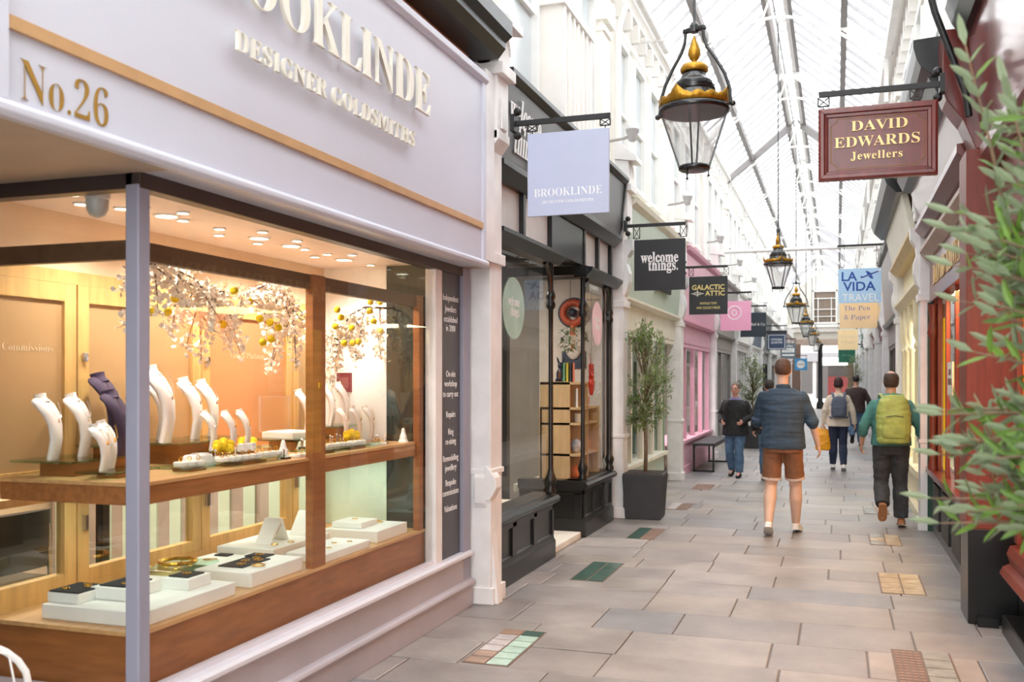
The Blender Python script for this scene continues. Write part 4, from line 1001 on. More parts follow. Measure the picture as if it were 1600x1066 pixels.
tb = thing('shop_table', 'dark table with a blue cloth inside the black shop', 'table', (-3.7, 8.0, 0), world=True)
part(tb, 'table_top', MB().box(-4.1,-3.4,7.4,8.8,1.0,1.04), mat('blue_cloth', (60,130,180), .7)); part(tb, 'base', MB().box(-4.0,-3.5,7.5,8.7,0,1.0), black)

# --- the other shopfronts down the left side
s1 = shop(1, 11.1, 15.1, 'sage green shopfront with cream cornice and white window frames', sage, palecream, sage, nm=4, zs=.54, zh=2.2, door=14.2, end=saged, frieze=palecream, room=room_d)
text(s1, 'lettering', ['welcome', 'green'], (-2.3, 14.3, 2.9), LY, (.09,0,1), signk, .004, height=.0001) if False else None
part(s1, 'name_board', canted(1, -2.42, 12.9, 14.0, 2.82, 3.1, .13, .145, .03), signk, 'small black name board')
s2 = shop(1, 15.4, 19.6, 'pink shopfront with pink cornice and rose window mullions', pinkp, pinkp, pinkp, nm=4, zs=.58, zh=2.2, cc=pinkpale)
part(s2, 'name_board', canted(1, -2.42, 16.9, 18.6, 2.85, 3.1, .12, .135, .03), white, 'small white name board')
shop(1, 19.9, 23.75, 'stone grey shopfront with taupe fascia beyond the pink one', greyp, greyp, white, nm=2, zs=.3, zh=2.25, frieze=greyp, cc=greyp)
shop(1, 24.05, 28.05, 'white shopfront with thin iron balcony frames, fifth on the left', white, white, white, nm=5, zs=.3, zh=2.4, cc=white)
shop(1, 28.35, 32.35, 'slate blue shopfront far down on the left', mat('slate_blue', (96,104,118), .5), white, mat('slate_blue', (96,104,118)), nm=3, zs=.4, cc=white)
shop(1, 32.65, 36.65, 'dark navy shopfront far down on the left', signn, black, signn, nm=3, zs=.4, cc=black)
shop(1, 36.95, 40.95, 'white far shopfront under the grey coffee sign', white, greyp, white, nm=3)
shop(1, 41.25, 45.25, 'taupe far shopfront on the left before the round blue sign', greyp, white, greyp, nm=3)
shop(1, 45.55, 53.8, 'brown timber shopfront at the far left end of the arcade', mat('far_timber', (132,110,98), .5), mat('far_timber', (132,110,98)), mat('far_timber', (132,110,98)), nm=4)
# dress stand in the pink window
mn = thing('dress_form', 'magenta top and dark trousers on a form in the pink shop window', 'mannequin', (-2.72, 17.6, .5), world=True)
part(mn, 'top', MB().loft([ellring((-2.72,17.6,z),a,b_,(0,1,0),(1,0,0)) for z,a,b_ in ((1.05,.19,.13),(1.25,.16,.11),(1.45,.2,.12),(1.55,.2,.1),(1.6,.07,.06))]), mat('magenta_cloth', (236,30,140), .7), smooth=3)
part(mn, 'trousers', MB().tube([(-2.72,17.53,.52),(-2.72,17.54,1.08)],.08,10).tube([(-2.72,17.68,.52),(-2.72,17.66,1.08)],.08,10), signk, smooth=1)
part(mn, 'stand', MB().tube([(-2.72,17.6,.46),(-2.72,17.6,1.1)],.015,6), iron)
for k,(y,lb) in enumerate(((16.4,'blue hanging letters as a plain block in the pink window, nearer one'),(17.3,'blue hanging letters as a plain block in the pink window, farther one'))):  # plain blocks stand in for blue hanging letters
    o = thing('hanging_letters', lb, 'hanging letters', (-2.62,y,1.95)); part(o,'letter_block',MB().box(-.05,.05,-.16,.16,0,.16), mat('turquoise_letter',(40,160,190),.6)); part(o,'cord',MB().tube([(0,0,.16),(0,0,.25)],.004,4), iron)
# ------------------------------------------------------------ right side: mahogany jeweller, cream shop and beyond
j = thing('shopfront', 'red mahogany jeweller shopfront with gold lettering and black panelled base', 'shopfront', (1.0, 9.0, 0), world=True)
m = MB().box(.95,1.1,7.35,10.95,0,.62)
part(j, 'stall_riser', m, blacksoft, bevel=.004)
for k in range(4):
    a = 7.5+k*.86
    part(j, 'riser_panel', MB().box(.925,.96,a,a+.6,.12,.54), iron, bevel=.004)
part(j, 'sill', MB().box(.88,1.12,7.3,10.95,.62,.68), mahog, bevel=.004)
for y in (7.38,8.2,9.0,9.75,10.5,10.9): part(j, 'mullion', MB().box(.955,.99,y-.04,y+.04,.68,2.4), mahogr, bevel=.004)
part(j, 'window_column', MB().lathe([(.05,.68),(.04,.8),(.035,2.0),(.06,2.06),(.05,2.12),(.035,2.2),(.05,2.35)], (.92,10.55,0), 12), mahogr, smooth=1)
part(j, 'name_rail', MB().box(.92,1.05,7.3,10.95,2.4,2.86), mahog, bevel=.004)
text(j, 'lettering', serif('DAVID EDWARDS'), (.917, 9.0, 2.54), (0,-1,0), LZ, goldbright, .008, width=3.0, height=.2)
part(j, 'moulding', MB().ext([(1.05,2.84),(.9,2.84),(.82,2.92),(.82,2.96),(1.05,2.98)],7.3,10.95), mat('worn_pale_moulding',(190,170,160),.5), bevel=.003)
for k in range(4): part(j, 'transom_light', MB().box(.96,.97,7.45+k*.87,8.2+k*.87,2.98,3.16), mat('mauve_pane',(150,120,126),.2))
part(j, 'fascia_board', MB().ext([(.84,3.2),(.7,3.7),(.76,3.7),(.9,3.2)],7.25,10.98), mahogl, bevel=.003)
part(j, 'fascia_moulding', MB().ext([(1.0,3.08),(.86,3.08),(.78,3.16),(.78,3.22),(1.0,3.24)],7.25,10.98), mahog, bevel=.003)
part(j, 'cornice', MB().ext([(1.0,3.7),(.62,3.7),(.55,3.76),(.52,3.82),(.5,3.9),(.5,3.95),(1.0,3.98)],7.2,11.0).ext([(.76,3.55),(.66,3.58),(.6,3.7),(.76,3.7)],7.25,10.98), black, bevel=.003)
part(j, 'window_glass', MB().add([(.975,7.4,.68),(.975,10.95,.68),(.975,10.95,2.4),(.975,7.4,2.4)], [(0,1,2,3)]), wglass, fix=False)
part(j, 'window_bed', MB().box(1.12,1.7,7.35,10.95,.56,.62), woodl)
part(j, 'back_panel', MB().box(1.7,1.74,7.3,10.95,.6,2.6), mat('amber_wall',(226,130,50),.5))
part(j, 'corner_pier', MB().box(.8,1.14,6.9,7.28,.62,3.1), mahogr, 'broad red panelled corner pier', bevel=.005)
part(j, 'pier_base', MB().box(.81,1.13,6.9,7.29,0,.62), black, bevel=.005)
part(j, 'pier_corbel', MB().ext([(1.14,3.1),(.86,3.1),(.78,3.3),(.68,3.44),(.66,3.5),(.66,3.9),(1.14,3.9)],6.9,7.2), mahog, bevel=.006)
part(j, 'green_post', MB().box(.9,.98,10.95,11.02,0,2.4), mat('bottle_green',(30,66,52),.4))
text(part(j, 'plaque', MB().box(.955,.965,9.2,9.6,1.45,1.75), palecream), 'lettering', ['DAVID','EDWARDS'], (.954,9.4,1.63), (0,-1,0), LZ, mahog, .001, width=.3, height=.06)
# stock in that window: pads with small boxes
for k in range(5):
    o = thing('ring_box_stand', 'cream ring pad in the mahogany jeweller window', 'ring pad', (1.3,7.8+k*.62,.62), group='cream ring pads in the mahogany window')
    part(o, 'pad', MB().cbox((0,0,.1),.16,.22,.2,top=.7), trayw, bevel=.008); part(o,'ring',MB().tube([(.01*math.cos(a)-.02,.02*math.sin(a),.21) for a in [q*PI/5 for q in range(11)]],.003,5),goldj)
solo('yellow_glow_board', MB().box(1.0,1.012,10.0,10.42,.7,2.2), yellowlit, 'yellow glowing board standing for a strip of light in the mahogany jeweller window', 'display board')  # added board whose own glow stands for the light strip
# nearest right shop
n0 = thing('shopfront', 'nearest mahogany shopfront with red sill and amber lit windows', 'shopfront', (1.05, 4.8, 0), world=True)
part(n0, 'stall_riser', MB().box(1.1,1.2,2.45,6.85,0,.3), black, bevel=.004)
part(n0, 'sill', MB().ext([(1.2,.28),(1.09,.3),(.97,.37),(.95,.4),(.97,.44),(1.01,.46),(.99,.52),(1.01,.57),(1.2,.6)],2.45,6.6), mahogr, 'deep red moulded sill', bevel=.004)
part(n0, 'kerb_rail', MB().box(.98,1.12,2.45,6.7,0,.12), black, bevel=.01)
for y in (2.5,3.4,4.3,5.2,6.0,6.5): part(n0, 'mullion', MB().box(1.025,1.06,y-.045,y+.045,.6,2.5), mahogr, bevel=.004)
part(n0, 'lintel_rail', MB().box(.98,1.12,2.45,6.85,2.5,3.0), mahog, bevel=.004)
part(n0, 'fascia_board', MB().ext([(.92,3.1),(.8,3.8),(.86,3.8),(.98,3.1)],2.45,6.82), mahogl)
part(n0, 'fascia_moulding', MB().ext([(1.05,2.96),(.94,2.96),(.87,3.03),(.87,3.1),(1.05,3.12)],2.45,6.82), mahog, bevel=.003)
part(n0, 'cornice', MB().ext([(1.05,3.8),(.76,3.8),(.7,3.9),(.66,4.0),(1.05,4.05)],2.4,6.8), black, bevel=.003)
part(n0, 'window_glass', MB().add([(1.04,2.5,.6),(1.04,6.8,.6),(1.04,6.8,2.5),(1.04,2.5,2.5)], [(0,1,2,3)]), wglass, fix=False)
part(n0, 'window_bed', MB().box(1.2,1.8,2.45,6.8,.5,.58), woodl)
part(n0, 'back_panel', MB().box(1.8,1.84,2.45,6.85,.55,2.7), mat('rust_wall',(150,60,34),.5))
for k,y in enumerate((5.95,6.58)): solo('reflection_strip', MB().box(1.09,1.105,y,y+.17,.68,2.3), orangelit, ('nearer','farther')[k]+' tall orange glow strip standing for a reflection in the nearest mahogany shop', 'lit panel')  # glowing strips stand in for reflections on the glass
struct('trim_60', MB().box(.86,.98,6.82,6.9,0,.06), black)
# cream shop
c = thing('shopfront', 'cream shopfront with baluster transom and slim columns', 'shopfront', (.95, 13.3, 0), world=True)
part(c, 'stall_riser', MB().box(.93,1.1,11.45,15.25,0,.5).box(.86,1.0,11.45,15.25,.0,.1), cream, bevel=.004)
part(c, 'sill', MB().box(.82,1.1,11.4,15.25,.5,.58), cream, bevel=.004)
part(c, 'fascia_board', MB().ext([(.78,3.22),(.68,3.66),(.74,3.66),(.84,3.22)],11.5,15.2), palecream)
part(c, 'fascia_moulding', MB().ext([(1.0,3.1),(.82,3.1),(.74,3.18),(.74,3.22),(1.0,3.24)],11.45,15.25), mat('ochre_cream',(214,190,140),.5), bevel=.003)
part(c, 'cornice', MB().ext([(1.0,3.66),(.62,3.66),(.52,3.76),(.48,3.86),(.48,3.9),(1.0,3.94)],11.4,15.3), black, bevel=.003)
part(c, 'transom_ledge', MB().ext([(1.0,2.56),(.88,2.56),(.8,2.64),(.8,2.68),(1.0,2.7)],11.45,15.25), cream, bevel=.003)
part(c, 'transom_back', MB().box(1.0,1.02,11.45,15.25,2.68,3.12), cream)
for k in range(22): part(c, 'baluster', MB().lathe([(.03,0),(.022,.06),(.03,.2),(.018,.36),(.03,.42)], (.94,11.6+k*.168,2.69), 8), cream, smooth=1)
for y in (11.6,12.6,13.6,14.4,15.15): part(c, 'window_column', MB().lathe([(.06,.58),(.06,.7),(.035,.74),(.03,1.95),(.05,1.98),(.05,2.02),(.03,2.05),(.06,2.15),(.06,2.56)], (.93,y,0), 12), cream, smooth=1)
for a,b_ in ((11.6,12.6),(12.6,13.6),(13.6,14.4),(14.4,15.15)):
    h_ = (b_-a)/2; mm_ = MB(); nn_ = 8
    vs = []
    for k in range(nn_+1):
        t = PI*k/nn_; vs += [(.95,(a+b_)/2-h_*math.cos(t),2.15+.38*math.sin(t)),(.95,(a+b_)/2-h_*math.cos(t),2.56)]
    mm_.add(vs, [(2*k,2*k+2,2*k+3,2*k+1) for k in range(nn_)]); part(c, 'arch_spandrel', mm_, cream)
part(c, 'window_glass', MB().add([(.98,11.5,.58),(.98,15.25,.58),(.98,15.25,2.56),(.98,11.5,2.56)], [(0,1,2,3)]), wglass, fix=False)
part(c, 'window_bed', MB().box(1.1,1.7,11.5,15.2,.44,.5), palecream)
struct('wall_right_cream_back', MB().box(1.8,1.84,11.4,15.2,0,3.0), mat('cream_room',(222,212,190),.6))
# further right
shop(-1, 15.75, 19.8, 'grey timber shopfront with dark cornice beyond the cream shop', greyp, mat('dark_taupe',(112,104,98),.5), white, nm=3, zs=.5, zf=2.6, zt=3.8, cc=black, frieze=greyp)
shop(-1, 20.05, 24.0, 'pale orange fascia shopfront with maroon piers on the right', mat('apricot',(246,206,150),.5), maroon, maroon, nm=2, zs=.6, zh=2.55, zf=2.85, zt=3.75, cc=palecream, frieze=maroon)
shop(-1, 24.3, 28.3, 'maroon shopfront with dark head panel halfway down the right', palecream, maroon, maroon, nm=2, zs=.5, zh=2.5, zf=2.8, cc=palecream, frieze=maroon)
shop(-1, 28.6, 32.6, 'white shopfront far down on the right behind the tree', white, white, white, nm=3, zs=.4)
shop(-1, 32.9, 36.9, 'green shopfront far down on the right', mat('dark_green',(50,100,78),.5), white, white, nm=3, zs=.4, cc=white)
shop(-1, 37.2, 45.3, 'plain white double shopfront far down on the right', white, white, palecream, nm=6, zs=.4)
shop(-1, 45.6, 53.8, 'cream plain shopfront at the far right end of the arcade', palecream, white, white, nm=6, zs=.4)
# ------------------------------------------------------------ hanging signs and their brackets
def bracket(sd, X, xe, y, z, lab, hang, low=.12, stay=False):
    # arm from the wall point X to xe, at height z; 'hang' lists the x of the crossed hangers
    o = thing('sign_bracket', lab, 'sign bracket', (X, y, z), world=True)
    part(o, 'arm', MB().box(min(X,xe), max(X,xe), y-.012, y+.012, z-.018, z+.018), iron)
    m = MB().box(min(X,X+sd*.03), max(X,X+sd*.03), y-.05, y+.05, z-.06, z+.06)
    for k in (-1,1): m.ball((X+sd*.04, y, z+k*.085), .03)
    part(o, 'wall_plate', m, iron)
    for x in hang:
        a, b_ = x-.035, x+.035; t, u = z-.02, z-low+.02
        h = MB().bar((a,y,t),(a,y,u),.008).bar((b_,y,t),(b_,y,u),.008).bar((a,y,u),(b_,y,u),.008).bar((a,y,t),(b_,y,u),.006).bar((b_,y,t),(a,y,u),.006).bar((x,y,u),(x,y,z-low-.012),.007)
        part(o, 'hanger', h, iron)
    if stay:
        part(o, 'stay_rod', MB().tube([(X-.1,y-.06,z+.62),(X-.06,y-.06,z+.45),(X+.12,y-.06,z-.08),(X+.14,y-.06,z-.24)], .022, 8), iron, smooth=1)
    return o
def hsign(name, lab, x0, x1, y, z0, z1, m, t=.024, cat='hanging sign'):
    o = thing(name, lab, cat, ((x0+x1)/2, y, z0), world=True)
    part(o, 'board', MB().box(x0, x1, y-t/2, y+t/2, z0, z1), m, bevel=.002)
    return o
RX_ = (1,0,0)
FY = lambda y, t=.024: y-t/2-.0005
y = 6.5
s = hsign('hanging_sign', 'pale periwinkle square hanging sign with white serif shop name', -2.081, -1.491, y, 2.75, 3.335, signp)
text(s, 'lettering', serif('BROOKLINDE'), (-1.786, FY(y), 2.885), RX_, LZ, wtext, .001, width=.49, height=.058, thin=-.012)
text(s, 'lettering', serif('DESIGNER GOLDSMITHS'), (-1.786, FY(y), 2.835), RX_, LZ, wtext, .001, width=.37, height=.022, thin=-.01)
bracket(1, -2.2, -1.485, y, 3.42, 'black bracket holding the periwinkle sign', (-2.05,-1.52), low=.085)
y = 10.8
s = hsign('hanging_sign', 'black square hanging sign with bold white lowercase words', -2.186, -1.608, y, 2.60, 3.175, signk)
text(s, 'lettering', serif('welcome'), (-1.685, FY(y), 2.915), RX_, LZ, wtext, .001, width=.425, height=.12, align='RIGHT', thin=.012)
text(s, 'lettering', serif('things.'), (-1.685, FY(y), 2.825), RX_, LZ, wtext, .001, width=.335, height=.12, align='RIGHT', thin=.012)
bracket(1, -2.3, -1.605, y, 3.34, 'black bracket holding the black lowercase sign', (-2.16,-1.63), low=.165)
y = 15.1
s = hsign('hanging_sign', 'black square hanging sign with pale yellow block capitals', -2.19, -1.6, y, 2.60, 3.19, signk)
text(s, 'lettering', 'GALACTIC', (-1.895, FY(y), 2.985), RX_, LZ, goldtext, .001, width=.5, height=.075, thin=.02)
text(s, 'lettering', 'ATTIC', (-1.79, FY(y), 2.89), RX_, LZ, goldtext, .001, width=.3, height=.075, thin=.02)
text(s, 'lettering', ['VINTAGE TOYS','AND COLLECTABLES'], (-1.895, FY(y), 2.755), RX_, LZ, goldtext, .001, width=.36, height=.034, gap=1.4, thin=.01)
em = MB()
yy = FY(y)
em.tube([(-2.14,yy,2.925),(-2.06,yy,2.955),(-1.98,yy,2.925),(-2.06,yy,2.895),(-2.14,yy,2.925)], .004, 5).tube([(-2.06,yy,2.975),(-2.06,yy,2.88)], .008, 5)
for k in (-1,1): em.tube([(-2.06,yy,2.925+k*.012),(-1.96+0,yy,2.925)],.003,4).tube([(-2.06,yy,2.925+k*.012),(-2.16,yy,2.925)],.003,4)
part(s, 'emblem', em, palecream)
bracket(1, -2.3, -1.595, y, 3.34, 'black bracket holding the yellow lettered sign', (-2.16,-1.62), low=.15)
y = 19.35
s = hsign('hanging_sign', 'pink square hanging sign with a plain white ring', -2.19, -1.6, y, 2.55, 3.13, signpink)
part(s, 'emblem', MB().tube([(-1.92+.13*math.cos(t),FY(y),2.9+.13*math.sin(t)) for t in [k*PI/14 for k in range(29)]],.012,5).tube([(-1.92+.04*math.cos(t),FY(y),2.9+.055*math.sin(t)) for t in [k*PI/10 for k in range(21)]],.01,5), wtext)
bracket(1, -2.3, -1.59, y, 3.3, 'black bracket holding the pink sign', (-2.16,-1.62), low=.17)
y = 23.6
s = hsign('hanging_sign', 'dark teal hanging sign with white blackletter style name', -2.2, -1.6, y, 2.6, 3.18, signn)
text(s, 'lettering', 'Lee Bell & Co', (-1.86, FY(y), 2.87), RX_, LZ, wtext, .001, width=.46, height=.065)
bracket(1, -2.3, -1.59, y, 3.34, 'black bracket holding the dark teal sign', (-2.16,-1.62), low=.16)
y = 33.0
s = hsign('hanging_sign', 'navy hanging sign with white border and white capitals', -2.2, -1.6, y, 2.56, 3.18, mat('navy_blue_sign',(58,74,104),.5))
text(s, 'lettering', ['MORGAN','QUARTER'], (-1.9, FY(y), 2.87), RX_, LZ, wtext, .001, width=.36, height=.07)
part(s, 'border', MB().bar((-2.16,FY(y),2.6),(-1.64,FY(y),2.6),.015,.015).bar((-2.16,FY(y),3.05),(-1.64,FY(y),3.05),.015,.015).bar((-2.16,FY(y),2.6),(-2.16,FY(y),3.05),.015).bar((-1.64,FY(y),2.6),(-1.64,FY(y),3.05),.015), wtext)
part(s, 'header', MB().box(-2.25,-1.57,y-.02,y+.02,3.1,3.2), signk)
bracket(1, -2.3, -1.57, y, 3.36, 'black bracket holding the navy bordered sign', (-2.16,-1.62), low=.16)
y = 40.9
s = hsign('hanging_sign', 'slate grey hanging sign with white bands of text', -2.2, -1.6, y, 2.42, 3.06, mat('slate_sign',(104,116,124),.5))
text(s, 'lettering', 'Coffee', (-1.9, FY(y), 2.9), RX_, LZ, wtext, .001, width=.36, height=.09)
pb = part(s, 'band', MB().box(-2.14,-1.66,y-.016,y-.01,2.68,2.85), wtext, 'white band'); text(pb, 'lettering', 'CHOCO', (-1.9, y-.017, 2.71), RX_, LZ, signn, .001, width=.36, height=.11)
part(s, 'band', MB().box(-2.14,-1.66,y-.016,y-.01,2.54,2.6), wtext, 'white band')
bracket(1, -2.3, -1.59, y, 3.24, 'black bracket holding the slate sign', (-2.16,-1.62), low=.18)
y = 49.6
s = hsign('hanging_sign', 'bright blue far hanging sign with a white disc', -2.0, -1.4, y, 2.02, 2.6, mat('bright_blue',(70,160,216),.5))
dsc = part(s, 'disc', MB().tube([(-1.7,y-.02,2.31),(-1.7,y-.014,2.31)],.2,20), wtext); text(dsc, 'lettering', 'COFFEE', (-1.7, y-.021, 2.28), RX_, LZ, signn, .001, width=.34, height=.07)
bracket(1, -2.3, -1.4, y, 2.75, 'black bracket holding the bright blue far sign', (-1.95,-1.45), low=.15)
# right side signs
y = 6.82
s = thing('hanging_sign', 'mahogany framed hanging sign with raised gold jeweller lettering', 'hanging sign', (.25, y, 2.93), world=True)
SX = lambda q: .25+(q-.317)*.788
SZ = lambda q: 2.93+(q-3.29)*.788
part(s, 'board', MB().box(SX(-.12),SX(.755),y-.016,y+.016,SZ(3.32),SZ(3.87)), mahog)
fr = MB(); pr = [(0,-.024),(0,-.034),(.016,-.04),(.036,-.04),(.04,-.028),(.06,-.024),(.064,-.016),(.064,.016),(0,.016)]
for p, q in (((-.152,3.29),(.787,3.29)),((.787,3.29),(.787,3.905)),((.787,3.905),(-.152,3.905)),((-.152,3.905),(-.152,3.29))):
    p, q = Vector((SX(p[0]),0,SZ(p[1]))), Vector((SX(q[0]),0,SZ(q[1]))); d_ = (q-p).normalized(); n_ = Vector((-d_.z,0,d_.x))
    fr.loft([[tuple(e+d_*(t if e is p else -t)+n_*t+Vector((0,y+w_,0))) for t, w_ in pr] for e in (p, q)])
part(s, 'frame', fr, mahog, 'moulded mahogany frame', bevel=.002)
gp = FY(y,.032); x0,x1,z0,z1,r_ = SX(-.05),SX(.685),SZ(3.385),SZ(3.81),.04
pts = []
for cx,cz,a0,a1 in ((x1,z1,180,270),(x1,z0,90,180),(x0,z0,0,90),(x0,z1,270,360)):
    for k in range(6):
        t = math.radians(a0+(a1-a0)*k/5); pts.append((cx+r_*math.cos(t), gp, cz+r_*math.sin(t)))
pts.append(pts[0])
part(s, 'gold_line', MB().tube(pts, .002, 4), goldflat, 'thin gold border line')
text(s, 'lettering', serif('DAVID'), (SX(.335), gp, SZ(3.70)), RX_, LZ, goldbright, .01, width=.35, height=.067, thin=-.005)
text(s, 'lettering', serif('EDWARDS'), (SX(.315), gp, SZ(3.565)), RX_, LZ, goldbright, .01, width=.53, height=.07, thin=-.005)
text(s, 'lettering', serif('Jewellers'), (SX(.315), gp, SZ(3.455)), RX_, LZ, goldbright, .01, width=.32, height=.054, space=1.12)
bracket(-1, .66, SX(-.15), y, 3.52, 'black bracket with a diagonal stay holding the mahogany sign', (SX(-.11),SX(.62)), low=.1, stay=True)
y = 17.2
s = hsign('hanging_sign', 'sky blue hanging sign with royal blue capitals and an aeroplane', .02, .70, y, 2.88, 3.46, signblue)
text(s, 'lettering', 'LA', (.06, FY(y), 3.255), RX_, LZ, bluetext, .001, width=.25, height=.15, align='LEFT', thin=.02)
text(s, 'lettering', 'VIDA', (.10, FY(y), 3.085), RX_, LZ, bluetext, .001, width=.52, height=.15, align='LEFT', thin=.02)
text(s, 'lettering', 'TRAVEL', (.08, FY(y), 2.905), RX_, LZ, wtext, .001, width=.58, height=.13, align='LEFT')
f_ = FY(y)
pl = MB(); P2 = lambda q: [(.37+a*.3, f_-d_, 3.26+b_*.3) for d_ in (0,.002) for a, b_ in q]
q1 = [(0,.1),(.1,.1),(.9,.42),(1.02,.5),(.9,.5),(.12,.2),(.05,.24),(0,.22),(.04,.14)]; q2 = [(.38,.28),(.28,.5),(.34,.52),(.6,.36)]; q3 = [(.4,.2),(.62,.04),(.68,.08),(.6,.3)]
for q in (q1,q2,q3):
    n_ = len(q); pl.add(P2(q), [tuple(range(n_)), tuple(range(2*n_-1,n_-1,-1))]+[(k,(k+1)%n_,n_+(k+1)%n_,n_+k) for k in range(n_)])
part(s, 'aeroplane_emblem', pl, bluetext)
pl = MB(); q = [(-.35,-.2),(.3,.22),(.95,.56),(1.08,.62),(1.08,.5),(.9,.42),(.1,.08)]; n_ = len(q)
pl.add([(a, b_+.0005, c_) for a, b_, c_ in P2(q)], [tuple(range(n_)), tuple(range(2*n_-1,n_-1,-1))]); part(s, 'swoosh', pl, wtext)
bracket(-1, .85, 0, y, 3.85, 'thin black bracket above the sky blue travel sign', (.08,.66), low=.38)
y = 20.6
s = hsign('hanging_sign', 'pale yellow hanging sign with lilac serif words, below the blue one', .05, .76, y, 2.62, 3.14, signyel)
text(s, 'lettering', serif('The Pen'), (.38, FY(y), 2.98), RX_, LZ, lilac, .001, width=.5, height=.1, thin=-.012)
text(s, 'lettering', serif('& Paper'), (.38, FY(y), 2.80), RX_, LZ, lilac, .001, width=.5, height=.1, thin=-.012)
bracket(-1, .85, .04, y, 3.34, 'black bracket above the pale yellow sign', (.1,.7), low=.19)
y = 31.0
s = hsign('hanging_sign', 'smaller faded yellow sign hanging farther down on the right', .02, .6, y, 2.48, 3.1, signyel)
text(s, 'lettering', serif('The Pen'), (.31, FY(y), 2.84), RX_, LZ, mat('faded_letter',(226,204,180),.5), .001, width=.42, height=.09, thin=-.012)
text(s, 'lettering', serif('& Paper'), (.31, FY(y), 2.68), RX_, LZ, MATS['faded_letter'], .001, width=.42, height=.09, thin=-.012)
bracket(-1, .85, .02, y, 3.28, 'black bracket above the faded yellow sign', (.06,.56), low=.17)
y = 35.6
s = hsign('hanging_sign', 'green hanging sign just under the faded yellow one', .04, .6, y, 2.16, 2.62, mat('emerald_sign',(36,110,86),.5))
text(s, 'lettering', 'TEA ROOM' if False else 'Arts', (.32, FY(y), 2.38), RX_, LZ, mat('pale_green_letter',(110,160,140),.5), .001, width=.3, height=.1)
bracket(-1, .85, .04, y, 2.8, 'black bracket above the green sign', (.08,.56), low=.17)

# ------------------------------------------------------------ gilded hanging lanterns
def lantern():
    o = thing('hanging_lantern', 'nearest black and gold lantern, hanging largest under the roof', 'lantern', (-.97, 6.94, 3.1), group=None)
    N = 24
    part(o, 'base', MB().lathe([(.06,-.012),(.1,-.008),(.112,.0),(.112,.022),(.1,.03),(.09,.03)], (0,0,0), N), pitch, smooth=1)
    m = MB()
    for k in range(3):
        a = k*2*PI/3+.5; m.tube([(.1*math.cos(a),.1*math.sin(a),-.005),(.1*math.cos(a),.1*math.sin(a),-.04)],.004,5).ball((.1*math.cos(a),.1*math.sin(a),-.045),.009)
    part(o, 'base_knobs', m, pitch)
    part(o, 'glass_bowl', MB().lathe([(.1,.02),(.232,.405)], (0,0,0), N), lampglass, smooth=1, fix=False)
    for k in range(4):
        a = k*PI/2+.35; part(o, 'glazing_bar', MB().bar((.104*math.cos(a),.104*math.sin(a),.01),(.236*math.cos(a),.236*math.sin(a),.415),.013), pitch)
    part(o, 'glass_ring', MB().lathe([(.22,.412),(.244,.405),(.252,.415),(.252,.435),(.24,.45),(.19,.46),(.19,.44),(.22,.425)], (0,0,0), 32), pitch, smooth=1)
    part(o, 'reflector', MB().lathe([(.222,.42),(.06,.425)], (0,0,0), N), mat('lantern_reflector',(240,226,220),.4), smooth=1)
    m = MB(); n = 64; vs = []
    for k in range(n+1):
        t = 2*PI*k/n; up = .035+.02*abs(math.sin(8*t))+(.07*max(0,1-abs(((t/(PI/2)+.5)%1)-.5)*9) if True else 0)
        r0, r1 = .236, .25+.25*(up-.03)
        vs += [(r0*math.cos(t),r0*math.sin(t),.44),(r1*math.cos(t),r1*math.sin(t),.45+up)]
    m.add(vs, [(2*k,2*k+2,2*k+3,2*k+1) for k in range(n)])
    cr = part(o, 'gilt_crown', m, gold, 'gilded pierced crown', smooth=3)
    sdm = cr.modifiers.new('s','SOLIDIFY'); sdm.thickness = .005
    part(o, 'dome', MB().lathe([(.185,.45),(.175,.49),(.155,.53),(.145,.555),(.15,.56),(.15,.575),(.14,.58),(.143,.595),(.13,.605),(.132,.62),(.115,.635),(.1,.65),(.085,.68),(.082,.70),(.05,.72)], (0,0,0), N), pitch, smooth=1)
    part(o, 'gilt_collar', MB().lathe([(.09,.695),(.098,.70),(.1,.725),(.085,.75),(.05,.757)], (0,0,0), 16), gold, smooth=1)
    part(o, 'finial', MB().lathe([(.02,.75),(.016,.775),(.03,.79),(.046,.825),(.042,.86),(.022,.91),(.008,.95),(.003,.965)], (0,0,0), 14), gold, smooth=1)
    part(o, 'yoke_top', MB().box(-.085,.085,-.02,.02,.99,1.02).lathe([(.03,.98),(.035,1.03),(.02,1.06)], (0,0,0), 10), pitch, bevel=.006)
    for k in (-1,1):
        part(o, 'yoke_arm', MB().tube([(k*.07,0,1.0),(k*.075,0,.93),(k*.1,0,.86),(k*.17,0,.76),(k*.235,0,.65),(k*.275,0,.54),(k*.285,0,.425)],[.012]*7,8).tube([(k*.24,0,.425),(k*.3,0,.425)],.01,8).ball((k*.3,0,.425),.02), pitch, smooth=1)
    part(o, 'rod', MB().tube([(0,0,1.03),(0,0,4.78)], .011, 8), pitch)
    return o
L0 = lantern(); L0.rotation_euler = (0,0,-.35)
for (y, z), lb in zip(((17.3,3.17),(25,2.98),(33,2.98),(41,2.95),(48.5,2.92)), ('second black and gold lantern, hanging above the walking people','third lantern down the arcade, before the gallery window','fourth lantern, lower left of the gallery window','fifth lantern, small, over the far opening','farthest and smallest lantern, over the far opening')):
    dup(L0, (-.97, y, z), .25+y, lb)
